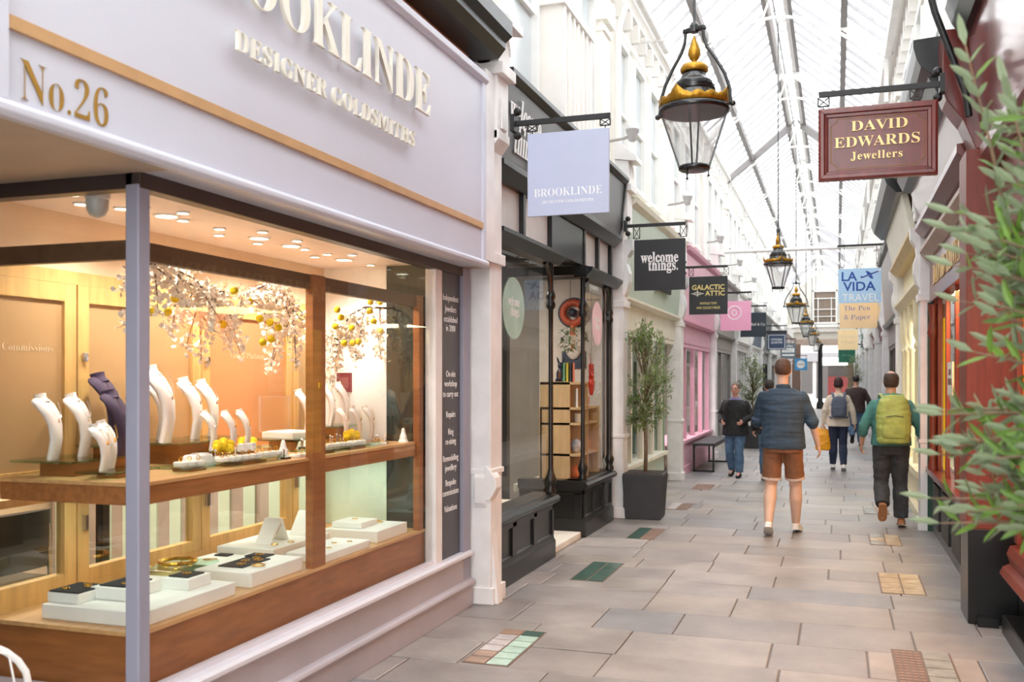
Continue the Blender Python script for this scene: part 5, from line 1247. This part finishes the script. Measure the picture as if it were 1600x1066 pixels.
# ------------------------------------------------------------ globe floodlights on the pilasters
def flood(y, lab, first=None):
    o = thing('wall_floodlight', lab, 'floodlight', (-2.3, y, 4.38))
    part(o, 'arm', MB().tube([(-.3,0,-.02),(-.05,0,.0),(.02,0,.02)], .018, 6).box(-.36,-.28,-.04,.04,-.1,.06), greyp)
    part(o, 'housing', MB().lathe([(.03,-.08),(.05,-.06),(.052,-.02),(.075,.03),(.08,.06)], (.06,0,.04), 14), mat('floodlight_grey',(170,168,168),.35), smooth=1)
    part(o, 'lens', MB().lathe([(.08,.06),(.07,.1),(.04,.125),(.005,.13)], (.06,0,.04), 14), mat('floodlight_lens',(206,206,208),.1), smooth=1)
    return o
F0 = flood(6.5, 'grey globe floodlight above the first white pilaster')
for y, lb in ((10.95,'grey globe floodlight above the pilaster behind the periwinkle sign'),(15.25,'grey floodlight on the wall between green and pink shops'),(19.75,'grey floodlight above the pink sign'),(23.9,'grey floodlight above the dark teal sign'),(28.2,'far grey floodlight beyond the teal sign')):
    dup(F0, (-2.3, y, 4.38), None, lb)
# ------------------------------------------------------------ olive trees in planters
def planter_tree(lab, x, y, s_=1, hp=.53, top=2.2, rx=.33, z0=.95, nl=1500, L=.075, seed=1, tw=.0, m=leafg):
    o = thing('olive_tree', lab, 'tree', (x, y, 0))
    p = thing('planter', lab.replace('olive tree','planter of the olive tree') if False else None, None) if False else None
    rr = random.Random(seed)
    tr = MB(); tr.tube([(0,0,hp-.06),(.01,.0,hp+.3),(-.01,.01,z0+.1),(.0,.0,(z0+top)/2)], [.024*s_,.021*s_,.018*s_,.01*s_], 8)
    zc = (z0+top)/2; rz = (top-z0)/2; lf = MB(); tips = []
    for k in range(46):
        a = rr.uniform(0,2*PI); t = rr.uniform(-.9,1); q = math.sqrt(max(0,1-t*t))*rr.uniform(.6,1.05)
        e = Vector((rx*q*math.cos(a), rx*q*math.sin(a), zc+t*rz)); b0 = Vector((0,0,min(zc+.1, z0+.05+.45*max(0,(e.z-z0)))))
        mid = b0.lerp(e,.5)+Vector((0,0,.04)); tr.tube([b0,mid,e],[.007*s_,.005*s_,.002*s_],5)
        nn = nl//46
        for j in range(nn):
            u = rr.random(); c_ = (b0.lerp(mid,u*2) if u<.5 else mid.lerp(e,u*2-1)) if rr.random()<.35 else mid.lerp(e, rr.uniform(.2,1.1))
            c_ = c_+Vector((rr.gauss(0,.03),rr.gauss(0,.03),rr.gauss(0,.035)))
            d_ = (e-b0).normalized()*.7+Vector((rr.gauss(0,.6),rr.gauss(0,.6),rr.gauss(0,.5)))
            lf.leaf(c_, d_, (rr.gauss(0,.4),rr.gauss(0,.4),1), L*rr.uniform(.7,1.2), L*.24)
    part(o, 'trunk', tr, bark, smooth=3); part(o, 'foliage', lf, m, fix=False)
    return o
def planter(lab, x, y, w0, w1, h, rz=0):
    o = thing('planter', lab, 'planter', (x, y, 0), rz)
    part(o, 'pot', MB().cbox((0,0,h/2), w0, w0, h, top=w1/w0), planterm, bevel=.006)
    m = MB(); n = 22
    for q in range(4):
        for k in range(n):
            t = -1+2*(k+.5)/n; a = q*PI/2; ca, sa = math.cos(a), math.sin(a)
            p0 = (t*w0/2*.97, w0/2); p1 = (t*w1/2*.97, w1/2)
            m.bar((p0[0]*ca-p0[1]*sa, p0[0]*sa+p0[1]*ca, .02), (p1[0]*ca-p1[1]*sa, p1[0]*sa+p1[1]*ca, h-.03), .008)
    part(o, 'ribs', m, planterm)
    part(o, 'soil', MB().box(-w1/2*.9, w1/2*.9, -w1/2*.9, w1/2*.9, h, h+.006), soil)
    return o
planter('dark ribbed square planter at the foot of the white pilaster', -2.1, 11.0, .4, .46, .52, .05)
planter_tree('potted olive tree standing before the sage green shop', -2.1, 11.0, nl=2100, top=2.22, rx=.31, z0=1.0, seed=3)
planter('smaller grey planter beyond the man in the black jacket', -1.85, 22.85, .36, .42, .5)
planter_tree('olive tree farther along on the left, beyond the bench', -1.85, 22.85, nl=900, top=2.1, rx=.36, z0=.95, L=.09, seed=5)
planter('far dark planter on the right of the walkway', .5, 30.5, .4, .44, .5)
planter_tree('far olive tree on the right by the white shops', .5, 30.5, nl=500, top=2.3, rx=.32, z0=.9, L=.1, seed=6)
# foreground olive at the right edge
def near_olive(x, y):
    o = thing('olive_tree', 'blurred olive tree close to the camera at the right edge', 'tree', (x, y, 0))
    rr = random.Random(12); tr = MB(); lf = MB()
    tr.tube([(0,0,.45),(.01,0,.9),(-.01,0,1.4),(0,0,1.9)], [.026,.024,.02,.012], 8)
    def spray(b, e, n, L):
        b, e = Vector(b), Vector(e); mid = b.lerp(e,.5)+Vector((0,0,.03)); tr.tube([b,mid,e],[.006,.0045,.002],6)
        for k in range(n):
            t = .15+.85*k/n; c_ = b.lerp(mid,t*2) if t<.5 else mid.lerp(e,t*2-1); ax = (e-b).normalized()
            sd_ = ax.orthogonal(); sd_ = (Matrix.Rotation(rr.uniform(0,2*PI),3,ax) @ sd_).normalized()
            for g_ in (-1,1): lf.leaf(c_, ax*.55+sd_*g_*.8+Vector((0,0,.1)), ax+Vector((rr.gauss(0,.3),rr.gauss(0,.3),rr.gauss(0,.3))), L*rr.uniform(.75,1.15), L*.24)
        lf.leaf(e, (e-b), (0,1,.3), L, L*.24)
    spray((-.16,-.02,1.8),(-.285,-.02,2.42),11,.085); spray((-.1,-.05,1.85),(-.2,-.05,2.3),9,.085)
    for k in range(210):
        a = rr.uniform(0,2*PI); r = rr.uniform(.04,.34); z = rr.uniform(1.7,2.25) if k%3 else rr.uniform(1.66,1.95)
        spray((.02*math.cos(a),.02*math.sin(a),z-.12), (r*math.cos(a), r*math.sin(a), z), 6, .078)
    for k in range(200):
        a = rr.uniform(0,2*PI); r = rr.uniform(.04,.36); z = rr.uniform(1.24,1.55)
        spray((.02*math.cos(a),.02*math.sin(a),z-.05), (r*math.cos(a), r*math.sin(a), z), 6, .078)
    part(o, 'trunk', tr, bark, smooth=3); part(o, 'foliage', lf, leafgn, fix=False)
near_olive(.585, 2.62)
planter('planter under the foreground olive tree', .585, 2.62, .36, .42, .5)
# ------------------------------------------------------------ bench and pavement lights
bn = thing('bench', 'black backless bench with box legs before the pink shop', 'bench', (-2.17, 17.7, 0), world=True)
part(bn, 'seat', MB().box(-2.36,-1.98,16.6,18.8,.45,.495), mat('charcoal_bench',(52,52,54),.5), bevel=.004)
for y in (16.65, 18.72):
    part(bn, 'leg', MB().box(-2.35,-2.32,y,y+.03,0,.45).box(-2.02,-1.99,y,y+.03,0,.45).box(-2.35,-1.99,y,y+.03,0,.03), iron)
part(bn, 'rail', MB().box(-2.35,-2.32,16.65,18.75,.42,.45).box(-2.02,-1.99,16.65,18.75,.42,.45), iron)
tgl = {k: mat('pavement_glass_'+k, c_, .25, var=.12, scale=9) for k, c_ in (('mint',(186,214,200)),('pale',(196,190,190)),('clay',(164,136,118)),('green',(66,96,88)),('tan',(196,176,150)),('grey',(158,160,156)))}
def plight(x0, x1, y0, y1, lab, left, right, n=6, rim=None, grille=None):
    o = thing('pavement_light', lab, 'pavement light', ((x0+x1)/2,(y0+y1)/2,0), world=True)
    rim = rim or mat('bronze_rim',(112,90,78),.5)
    m = MB().box(x0,x1,y0,y1,-.01,.002); part(o, 'frame', m, rim)
    xm = (x0+x1)/2; h = (y1-y0)/n
    for side, cols_ in ((0,left),(1,right)):
        a, b_ = (x0+.012, xm-.006) if side == 0 else (xm+.006, x1-.012)
        if grille == side:
            for k in range(10):
                yy = y0+.03+k*(y1-y0-.06)/10
                for q in range(3): 
                    xx = a+q*(b_-a)/3; part(o, 'grille_slot', MB().box(xx+.006, xx+(b_-a)/3-.006, yy, yy+(y1-y0)/10*.45, .0, .0045), mat('slot_dark',(84,68,60),.7)) if k%2==0 and q==0 and False else m
            g_ = MB()
            for k in range(12):
                yy = y0+.02+k*(y1-y0-.04)/12
                for q in range(4): xx = a+q*(b_-a)/4; g_.box(xx+.004, xx+(b_-a)/4-.006, yy, yy+(y1-y0)/12*.5, .0, .0045)
            part(o, 'grille', g_, mat('grille_bronze',(150,122,108),.6)); continue
        for k in range(n):
            part(o, 'glass_tile', MB().box(a, b_, y0+.012+k*h*.985, y0+k*h*.985+h-.004, 0, .005), tgl[cols_[k%len(cols_)]])
    return o
plight(-2.01,-1.73,5.04,5.80,'pavement light with mint and clay tiles before the goldsmith window',['clay','clay','pale','pale','pale','clay'],['mint','mint','mint','mint','mint','green'])
plight(-2.02,-1.74,7.38,8.18,'dark green pavement light before the black shop',['green'],['green'],n=3)
plight(-2.01,-1.725,9.47,10.2,'pavement light, green tiles on the left and grille on the right',['green'],['grey'],grille=1)
plight(-2.01,-1.735,11.75,12.4,'pavement light with pale tiles and grille beyond the planter',['pale'],['grey'],grille=1)
plight(-2.01,-1.735,14.0,14.7,'far pavement light before the pink shop',['clay'],['clay'])
plight(.3,.62,5.42,6.1,'bronze grille and grey glass pavement light at the lower right',['clay'],['grey'],n=4,grille=0)
plight(.31,.63,7.67,8.46,'tan tiled pavement light in the sunny patch on the right',['tan'],['tan'],n=4)
plight(.3,.595,9.87,10.55,'tan pavement light behind the backpacker',['grey','tan'],['tan'],n=3)
plight(.3,.59,12.1,12.8,'far right pavement light beside the cream shop',['grey'],['clay'],n=4)
# ------------------------------------------------------------ people
SK = {}
def skin(rgb): return mat('skin_%d_%d_%d' % rgb, rgb, .5, var=.04, scale=14)
def ring_(c, hw, hd, n=18, tilt=0, sq=2.3):
    out = []
    for k in range(n):
        t = 2*PI*k/n; ct, st = math.cos(t), math.sin(t)
        x = hw*math.copysign(abs(ct)**(2/sq), ct); y = hd*math.copysign(abs(st)**(2/sq), st)
        out.append((c[0]+x, c[1]+y, c[2]+tilt*y))
    return out
def limb(mb, pts, rs, n=10):
    # smooth the joint by resampling, round both ends
    P = [Vector(p) for p in pts]; Q, RR = [], []
    for i in range(len(P)-1):
        for k in range(4):
            t = k/4; Q.append(P[i].lerp(P[i+1], t)); RR.append(rs[i]*(1-t)+rs[i+1]*t)
    Q.append(P[-1]); RR.append(rs[-1])
    mb.tube(Q, RR, n)
    mb.ball(P[0], rs[0], n=10, m=6); mb.ball(P[-1], rs[-1], n=10, m=6)
def hand(mb, wrist, d, side, curl=.5, s=1.0):
    """palm, four unequal bent fingers and a thumb; d = direction from wrist along the palm"""
    w_ = Vector(wrist); d = Vector(d).normalized(); inn = Vector((-side,0,0)); inn = (inn-d*inn.dot(d)).normalized()
    fw = d.cross(inn).normalized()
    if fw.y < 0: fw = -fw
    pal = w_+d*.045*s
    mb.loft([[tuple(w_+d*t*s+fw*math.cos(a)*b_*s+inn*math.sin(a)*c_*s) for a in [2*PI*k/10 for k in range(10)]] for t,b_,c_ in ((-.01,.024,.02),(.02,.032,.018),(.06,.04,.016),(.092,.038,.012))])
    for k,(o_,L) in enumerate(((.03,.068),(.01,.078),(-.01,.073),(-.029,.056))):
        b0 = w_+d*.085*s+fw*o_*s
        d1 = (d+inn*curl*.5).normalized(); d2 = (d+inn*curl*1.5).normalized(); d3 = (d*.6+inn*curl*2.2).normalized()
        p1 = b0+d1*L*.45*s; p2 = p1+d2*L*.32*s; p3 = p2+d3*L*.25*s
        mb.tube([b0-d*.01,b0,p1,p2,p3], [.0095*s,.0098*s,.009*s,.0082*s,.0065*s], 7)
    t0 = w_+d*.03*s+fw*.028*s; t1 = t0+(d*.6+fw*.6+inn*.3).normalized()*.035*s; t2 = t1+(d*.9+fw*.15+inn*.35).normalized()*.03*s
    mb.tube([t0-fw*.012,t0,t1,t2], [.012*s,.012*s,.0105*s,.008*s], 7)
def person(lab, x, y, rz, H, J, skin_rgb, hair, clothes, build=1.0, face=False, glasses=False, bald=False, hairlen=0, head=(0,0), lean=0.0):
    """J: joints in a 1.75 m frame, x right, y forward. knee/ankle/toe and elbow/wrist per side"""
    o = thing('person', lab, 'person', (x, y, 0), rz)
    k = H/1.75; o.scale = (k, k, k)
    sk = skin(skin_rgb); B = build
    body = MB()
    ln = lambda z: lean*max(0, z-.92)
    tor = [(.84,.13*B,.10*B),(.90,.162*B,.12*B),(.97,.165*B,.12*B),(1.06,.148*B,.108*B),(1.18,.158*B,.112*B),(1.28,.174*B,.116*B),(1.35,.172*B,.108*B),(1.41,.138*B,.088),(1.45,.088*B,.072),(1.48,.062,.06)]
    body.loft([ring_((0,ln(z),z),a,b_) for z,a,b_ in tor])
    hx, hy = head
    body.tube([(0,ln(1.42)-.01,1.42),(hx*.3,ln(1.5)+.0,1.5),(hx*.6,ln(1.56)+.01+hy*.5,1.575)], [.062,.056,.056], 12)
    hc = Vector((hx, ln(1.6)+.02+hy, 1.645))
    body.ball(hc, .074, .094, .108, 18, 14); body.ball(hc+Vector((0,.03,-.058)), .054, .058, .056, 14, 10)
    body.tube([hc+Vector((0,.085,.02)), hc+Vector((0,.105,-.022)), hc+Vector((0,.098,-.032))], [.009,.015,.012], 8)
    for s in (-1,1): body.ball(hc+Vector((s*.075,-.005,-.008)), .012, .022, .032, 8, 6)
    for s, L in ((-1,'l'),(1,'r')):
        hip = (s*.088,0,.9); kn, an, toe = J['k'+L], J['a'+L], J['t'+L]
        kv, av = Vector(kn), Vector(an); calf = kv.lerp(av,.32)+Vector((0,-.018,0))
        limb(body, [hip, Vector(hip).lerp(kv,.45), kn, calf, an], [.088*B,.078*B,.059,.064,.039], 12)
        hv = av+(av-Vector(toe)).normalized()*.05; hv.z = min(hv.z, av.z-.02)
        body.tube([av, (av+Vector(toe))/2, toe], [.04,.038,.028], 8)
        sh = (s*.165*B, ln(1.37), 1.365); el, wr = J['e'+L], J['w'+L]
        limb(body, [sh, el, Vector(el).lerp(Vector(wr),.3), wr], [.05*B,.04,.041,.027], 10)
        hand(body, wr, Vector(J.get('h'+L, tuple(Vector(wr)-Vector(el)))), s, J.get('c'+L, .5))
    part(o, 'body', body, sk, remesh=.0085, relax=3)
    # hair
    if hair:
        hm = MB(); hs = mat('hair_%d_%d_%d' % hair, hair, .7, var=.25, scale=60, stretch=(3,3,.6))
        if bald:
            n = 22
            hm.loft([[tuple(hc+Vector((.082*math.cos(a)*q, (-.012+.1*math.sin(a))*q-.006, z))) for a in [PI+.12+(PI-.24)*i/10 for i in range(11)]]+[tuple(hc+Vector((.06*math.cos(a)*q, -.01+.07*math.sin(a)*q, z))) for a in [2*PI-.12-(PI-.24)*i/10 for i in range(11)]] for z,q in ((-.075,.82),(-.04,.98),(.0,1.03),(.04,1.02),(.07,.9),(.085,.74))])
        else:
            hm.ball(hc+Vector((0,-.016,.022)), .083, .098, .1, 18, 12)
            if hairlen: hm.loft([[tuple(hc+Vector((.085*q*math.cos(a), -.045+.075*q*math.sin(a), z))) for a in [2*PI*i/14 for i in range(14)]] for z,q in ((-hairlen,.75),(-hairlen*.6,1.0),(-.02,1.02),(.04,.9))])
        part(o, 'hair', hm, hs, remesh=.009, relax=2, folds=.003)
        if not bald and not hairlen: pass
    if face:
        for s in (-1,1):
            e = part(o, 'eye', MB().ball(hc+Vector((s*.031,.083,.006)), .011,.008,.008), trayw, smooth=3); part(e, 'iris', MB().ball(hc+Vector((s*.031,.0895,.006)), .005), signk, smooth=3)
            part(o, 'eyebrow', MB().tube([hc+Vector((s*.016,.092,.026)), hc+Vector((s*.032,.09,.03)), hc+Vector((s*.047,.08,.025))], .0045, 5), mat('brow_brown',(96,72,58),.7))
        part(o, 'mouth', MB().tube([hc+Vector((-.024,.082,-.058)),hc+Vector((0,.09,-.06)),hc+Vector((.024,.082,-.058))], [.003,.0055,.003], 6), mat('lip_rose',(176,96,88),.5))
    if glasses:
        m = MB()
        for s in (-1,1):
            m.tube([hc+Vector((s*.032+.022*math.cos(t),.1,.004+.016*math.sin(t))) for t in [q*PI/7 for q in range(15)]], .0022, 5); m.tube([hc+Vector((s*.054,.098,.008)), hc+Vector((s*.08,.0,.008))], .002, 5)
        m.tube([hc+Vector((-.01,.1,.006)),hc+Vector((.01,.1,.006))], .002, 5)
        part(o, 'glasses', m, iron)
    for c_ in clothes: c_(o, J, B, ln, hc)
    return o
def torso_cloth(name, m, z0, z1, pad=.018, sleeves=None, collar=False, flare=0.0, folds=.005, sag=0, lab=None):
    def fn(o, J, B, ln, hc):
        mb = MB(); prof = [(.8,.17,.125),(.9,.17,.124),(.97,.17,.122),(1.06,.158,.116),(1.18,.164,.118),(1.28,.176,.119),(1.35,.174,.11),(1.41,.14,.092),(1.45,.092,.078),(1.478,.068,.066)]
        def at_(z):
            for (a,b_) in zip(prof, prof[1:]):
                if a[0] <= z <= b_[0]:
                    t = (z-a[0])/(b_[0]-a[0]); return a[1]+(b_[1]-a[1])*t, a[2]+(b_[2]-a[2])*t
            return prof[-1][1:] if z > 1 else prof[0][1:]
        zs = [z0+(z1-z0)*i/12 for i in range(13)]
        rg = []
        for z in zs:
            a, b_ = at_(z); f_ = flare*max(0,(1.1-z)); rg.append(ring_((0,ln(z),z), a*B+pad+f_, b_*B+pad+f_))
        mb.loft(rg)
        if sleeves:
            for s, L in ((-1,'l'),(1,'r')):
                sh = Vector((s*.16*B, ln(1.36), 1.36)); el, wr = Vector(J['e'+L]), Vector(J['w'+L])
                if sleeves == 'long': limb(mb, [sh, el, wr.lerp(el,.06)], [.052*B+pad*.6,.046+pad*.5,.036+pad*.5], 12)
                elif sleeves == 'rolled':
                    e2 = el.lerp(wr,.08); limb(mb, [sh, e2], [.056*B+pad*.5,.046+pad*.5], 12)
                    mb.tube([el.lerp(sh,.12), el.lerp(sh,.02), e2], [.05+pad*.6]*3, 12)
                elif sleeves == 'three': limb(mb, [sh, el, el.lerp(wr,.35)], [.05*B+pad*.6,.045+pad*.5,.042+pad*.5], 12)
        if collar:
            mb.tube([(0,ln(1.44)-.005,1.44),(0,ln(1.5),1.497)], [.08,.07], 14)
        part(o, name, mb, m, lab, remesh=.0095, relax=3, folds=folds)
    return fn
def hood(name, m):
    def fn(o, J, B, ln, hc):
        mb = MB(); mb.tube([( .1*math.cos(t), ln(1.46)-.02+.085*math.sin(t), 1.455+.02*(-math.sin(t))) for t in [q*PI/10 for q in range(21)]], .036, 10)
        part(o, name, mb, m, remesh=.0095, relax=3, folds=.004)
    return fn
def leg_cloth(name, m, top=1.0, frac=1.0, pad=.014, hem=.0, folds=.005, cuff=None):
    """frac 0..1: how far down the leg the cloth reaches (1 = ankle, .5 = knee)"""
    def fn(o, J, B, ln, hc):
        mb = MB(); mb.loft([ring_((0,0,z), a*B+pad, b_*B+pad) for z,a,b_ in ((.82,.155,.118),(.88,.166,.124),(.94,.168,.123),(top,.162,.118))])
        for s, L in ((-1,'l'),(1,'r')):
            hip = Vector((s*.088,0,.9)); kn, an = Vector(J['k'+L]), Vector(J['a'+L])
            if frac <= .5:
                t = frac/.5; e = hip.lerp(kn, t); limb_pts, rs = [hip, hip.lerp(e,.5), e], [.084*B+pad,.074*B+pad,.068*B+pad+hem]
                mb.tube(limb_pts, rs, 14); mb.ball(hip, rs[0]*.98)
            else:
                t = (frac-.5)/.5; e = kn.lerp(an, t); calf = kn.lerp(e,.36)+Vector((0,-.014,0))
                mb.tube([hip, hip.lerp(kn,.5), kn, calf, e], [.094*B+pad,.08*B+pad,.069+pad,.073+pad+hem*.3,.05+pad+hem], 14); mb.ball(hip, .094*B+pad); mb.ball(kn, .069+pad)
        part(o, name, mb, m, remesh=.0095, relax=3, folds=folds)
        if cuff:
            for s, L in ((-1,'l'),(1,'r')):
                hip = Vector((s*.088,0,.9)); kn = Vector(J['k'+L]); e = hip.lerp(kn, frac/.5)
                d_ = (kn-hip).normalized(); part(o, 'hem', MB().tube([e-d_*.012, e+d_*.012], .0685*B+pad+hem+.002, 16), cuff, 'pale turned up hem')
    return fn
def shoes(m, sole, high=.0):
    def fn(o, J, B, ln, hc):
        for s, L in ((-1,'l'),(1,'r')):
            an, toe = Vector(J['a'+L]), Vector(J['t'+L]); d_ = (toe-an); fl = Vector((d_.x,d_.y,d_.z))
            ax = fl.normalized(); side = Vector((1,0,0)); side = (side-ax*side.dot(ax)).normalized(); up = side.cross(ax).normalized()
            if up.z < 0 and abs(up.z) > .3: up = -up
            # sole plane lies .06 below the ankle along -up
            h = an-up*.055-ax*.045; t = toe-up*.005+ax*.03
            n = 12; rings = []
            for q, w_, hh in ((0,.028,.05),(.1,.038,.075),(.3,.04,.08),(.55,.044,.055),(.8,.044,.04),(.95,.032,.03),(1.0,.014,.018)):
                c_ = h.lerp(t,q); rings.append([tuple(c_+side*w_*math.cos(a)+up*(hh*.5+hh*.5*math.sin(a))) for a in [2*PI*i/n for i in range(n)]])
            sh = MB().loft(rings); 
            if high: sh.tube([an-up*.03, an+up*high], [.044,.044], 12)
            p_ = part(o, 'shoe', sh, m, remesh=.007, relax=2)
            so = []
            for q, w_ in ((0,.03),(.1,.041),(.3,.042),(.55,.047),(.8,.047),(.95,.034),(1.0,.016)):
                c_ = h.lerp(t,q); so.append([tuple(c_+side*sx_*w_+up*uz) for sx_,uz in ((-1,-.012),(1,-.012),(1,.012),(-1,.012))])
            part(p_, 'sole', MB().loft(so), sole, smooth=1)
    return fn
cl_navy = mat('navy_striped_shirt', (54,74,94), .8, var=.28, scale=3, stretch=(1,1,14), bump=.3)
cl_rust = mat('rust_cotton_shorts', (140,94,66), .8, var=.1, scale=12, bump=.3)
cl_teal = mat('teal_sweatshirt', (74,128,122), .85, var=.1, scale=10, bump=.3)
cl_dark = mat('charcoal_denim', (62,64,68), .8, var=.14, scale=14, bump=.3)
cl_black = mat('black_jacket_cloth', (34,33,35), .75, var=.2, scale=12, bump=.3)
cl_blue = mat('washed_blue_jeans', (84,112,142), .85, var=.15, scale=12, bump=.3)
cl_indigo = mat('indigo_jeans', (42,50,74), .85, var=.12, scale=12)
cl_cream = mat('cream_cardigan', (222,208,190), .85, var=.08, scale=10, bump=.3)
sh_white = mat('white_trainer', (232,228,224), .6, var=.05)
sh_brown = mat('tan_shoe', (176,112,66), .6, var=.08)
sh_black = mat('black_shoe', (32,32,34), .5, var=.1)
so_white = mat('white_rubber', (224,222,218), .6); so_gum = mat('gum_rubber', (170,116,76), .7)
FT = lambda x, y, z=.0: None
# tall man walking away in the middle
JA = dict(kl=(-.118,.03,.475), al=(-.125,-.20,.125), tl=(-.13,-.10,.03), kr=(.122,.09,.48), ar=(.12,.16,.085), tr=(.14,.30,.03),
          el=(-.255,.06,1.12), wl=(-.13,.27,1.02), er=(.285,-.03,1.13), wr=(.335,.06,.90), cl=.6, cr=.7)
person('tall man walking away in a navy striped shirt and rust brown shorts', -.53, 10.25, .0, 1.80, JA, (220,182,160), (96,70,56),
       [torso_cloth('shirt', cl_navy, .86, 1.46, pad=.024, sleeves='rolled', collar=True, flare=.02), leg_cloth('shorts', cl_rust, .99, .40, pad=.012, hem=.006, cuff=mat('pale_hem',(214,196,186),.8)), shoes(sh_white, so_white)], build=1.13, lean=.02)
# backpacker
JB = dict(kl=(-.10,.06,.49), al=(-.11,-.2,.26), tl=(-.11,-.16,.12), kr=(.10,.05,.48), ar=(.11,.04,.085), tr=(.13,.18,.03),
          el=(-.29,-.02,1.13), wl=(-.30,.12,.93), er=(.30,-.02,1.13), wr=(.33,.10,.91), cl=.8, cr=.8)
bp = person('man walking away in a teal hooded top and dark trousers with a green backpack', .55, 11.1, .06, 1.68, JB, (214,164,138), (74,58,50),
       [torso_cloth('hooded_top', cl_teal, .92, 1.46, pad=.028, sleeves='three'), hood('hood', cl_teal), leg_cloth('trousers', cl_dark, 1.0, .97, pad=.01, hem=.015), shoes(sh_brown, so_gum)], build=1.1, bald=True)
def backpack(lab, x, y, rz, H, m, w_=.17, h_=.24, dep=.085, straps=True, zc=1.2):
    k = H/1.75; o = thing('backpack', lab, 'backpack', (x, y, 0), rz); o.scale = (k,k,k)
    b_ = MB(); b_.loft([ring_((0,-.215,zc+z*h_), w_*a, dep*c_, sq=3) for z,a,c_ in ((-1,.8,.7),(-.92,.95,.95),(-.3,1.02,1.1),(.3,1.0,1.0),(.75,.86,.8),(.95,.6,.55),(1.0,.4,.4))])
    part(o, 'sack', b_, m, remesh=.009, relax=3, folds=.006)
    p_ = MB(); p_.loft([ring_((0,-.30,zc-.06+z*h_*.55), w_*.72*a, .035*c_, sq=3) for z,a,c_ in ((-1,.85,.7),(-.8,1,1),(.6,1,.9),(1,.7,.5))])
    fp = part(o, 'front_pocket', p_, m, remesh=.009, relax=2, folds=.004)
    part(fp, 'zip', MB().tube([(-w_*.5,-.343,zc+.03),(0,-.348,zc+.045),(w_*.5,-.343,zc+.03)],.004,5), signk)
    for s in (-1,1):
        part(o, 'strap', MB().tube([(s*.09,-.17,zc+.17),(s*.105,-.115,zc+.255),(s*.115,-.02,zc+.275),(s*.125,.1,zc+.17),(s*.15,.13,zc+.0),(s*.17,.02,zc-.16),(s*.14,-.17,zc-.2)],.021,8,flat=.5), m, smooth=1)
    part(o, 'grab_loop', MB().tube([(-.03,-.2,zc+h_),(0,-.205,zc+h_+.035),(.03,-.2,zc+h_)],.006,6), m)
    return o
backpack('lime green backpack on the man in teal', .55, 11.1, .06, 1.68, mat('lime_nylon',(158,174,96),.6,var=.12,scale=10,bump=.3), w_=.18, h_=.27, dep=.1, zc=1.22)
# woman with a grey backpack and an orange bag
JC = dict(kl=(-.085,.1,.48), al=(-.09,.12,.1), tl=(-.09,.24,.03), kr=(.08,.02,.48), ar=(.085,-.16,.11), tr=(.09,-.05,.03),
          el=(-.24,-.02,1.14), wl=(-.26,.05,.9), er=(.25,-.03,1.14), wr=(.285,.02,.9), cl=1.2, cr=.7)
person('woman walking away in a cream cardigan and indigo jeans', .02, 17.6, .05, 1.62, JC, (222,178,152), (60,34,34),
       [torso_cloth('cardigan', cl_cream, .84, 1.46, pad=.026, sleeves='long', flare=.12), leg_cloth('jeans', cl_indigo, .98, .97, pad=.008), shoes(sh_white, so_white)], build=.95, hairlen=.08)
backpack('small slate grey backpack on the woman in cream', .02, 17.6, .05, 1.62, mat('slate_nylon',(86,94,112),.6,var=.1), w_=.14, h_=.2, dep=.07, zc=1.2)
ob = thing('shopping_bag', 'bright orange shopping bag held by the woman in cream', 'bag', (-.235, 17.65, .35), .1)
part(ob, 'bag', MB().loft([ring_((0,0,z),a,b_,sq=3) for z,a,b_ in ((0,.11,.05),(.02,.13,.06),(.25,.13,.05),(.36,.1,.02),(.38,.06,.014))]), mat('orange_plastic',(250,168,20),.4,var=.08,scale=12,bump=.3), remesh=.009, relax=2, folds=.006)
part(ob, 'handle', MB().tube([(-.05,0,.36),(-.02,0,.43),(.0,0,.45),(.02,0,.43),(.05,0,.36)],.007,6), MATS['orange_plastic'])
# man coming towards us on the left
JD = dict(kl=(-.10,.12,.48), al=(-.11,.14,.085), tl=(-.12,.28,.03), kr=(.10,.04,.47), ar=(.105,-.15,.12), tr=(.11,-.04,.03),
          el=(-.29,-.04,1.14), wl=(-.2,.2,1.05), er=(.29,-.04,1.14), wr=(.2,.2,1.05), cl=.9, cr=.9)
person('man in a black jacket and blue jeans walking towards the camera', -1.57, 16.0, PI-.18, 1.52, JD, (216,160,140), (120,92,80),
       [torso_cloth('shirt', mat('lilac_shirt',(120,116,160),.8), 1.0, 1.47, pad=.012, collar=True), torso_cloth('jacket', cl_black, .78, 1.45, pad=.04, sleeves='long', flare=.05), leg_cloth('jeans', cl_blue, .99, .98, pad=.012, hem=.01), shoes(sh_black, sh_black)], build=1.15, face=True, glasses=True)
# someone mostly hidden behind the tall man
person('person in a dark jacket and pale jeans half hidden behind the tall man', -1.0, 15.4, .05, 1.58, JC, (214,164,138), (56,44,40),
       [torso_cloth('jacket', cl_black, .82, 1.46, pad=.035, sleeves='long'), leg_cloth('jeans', cl_blue, .98, .97, pad=.012), shoes(sh_white, so_white)], build=1.0)
person('far man in a dark brown jacket and blue jeans beyond the woman in cream', .42, 24.0, .1, 1.68, JB, (206,156,132), (50,40,38),
       [torso_cloth('jacket', mat('dark_brown_jacket',(70,54,52),.8), .84, 1.46, pad=.035, sleeves='long'), leg_cloth('jeans', cl_blue, .98, .97, pad=.014), shoes(sh_black, sh_black)], build=1.1)
bpy.data.scenes.remove(BENCH)
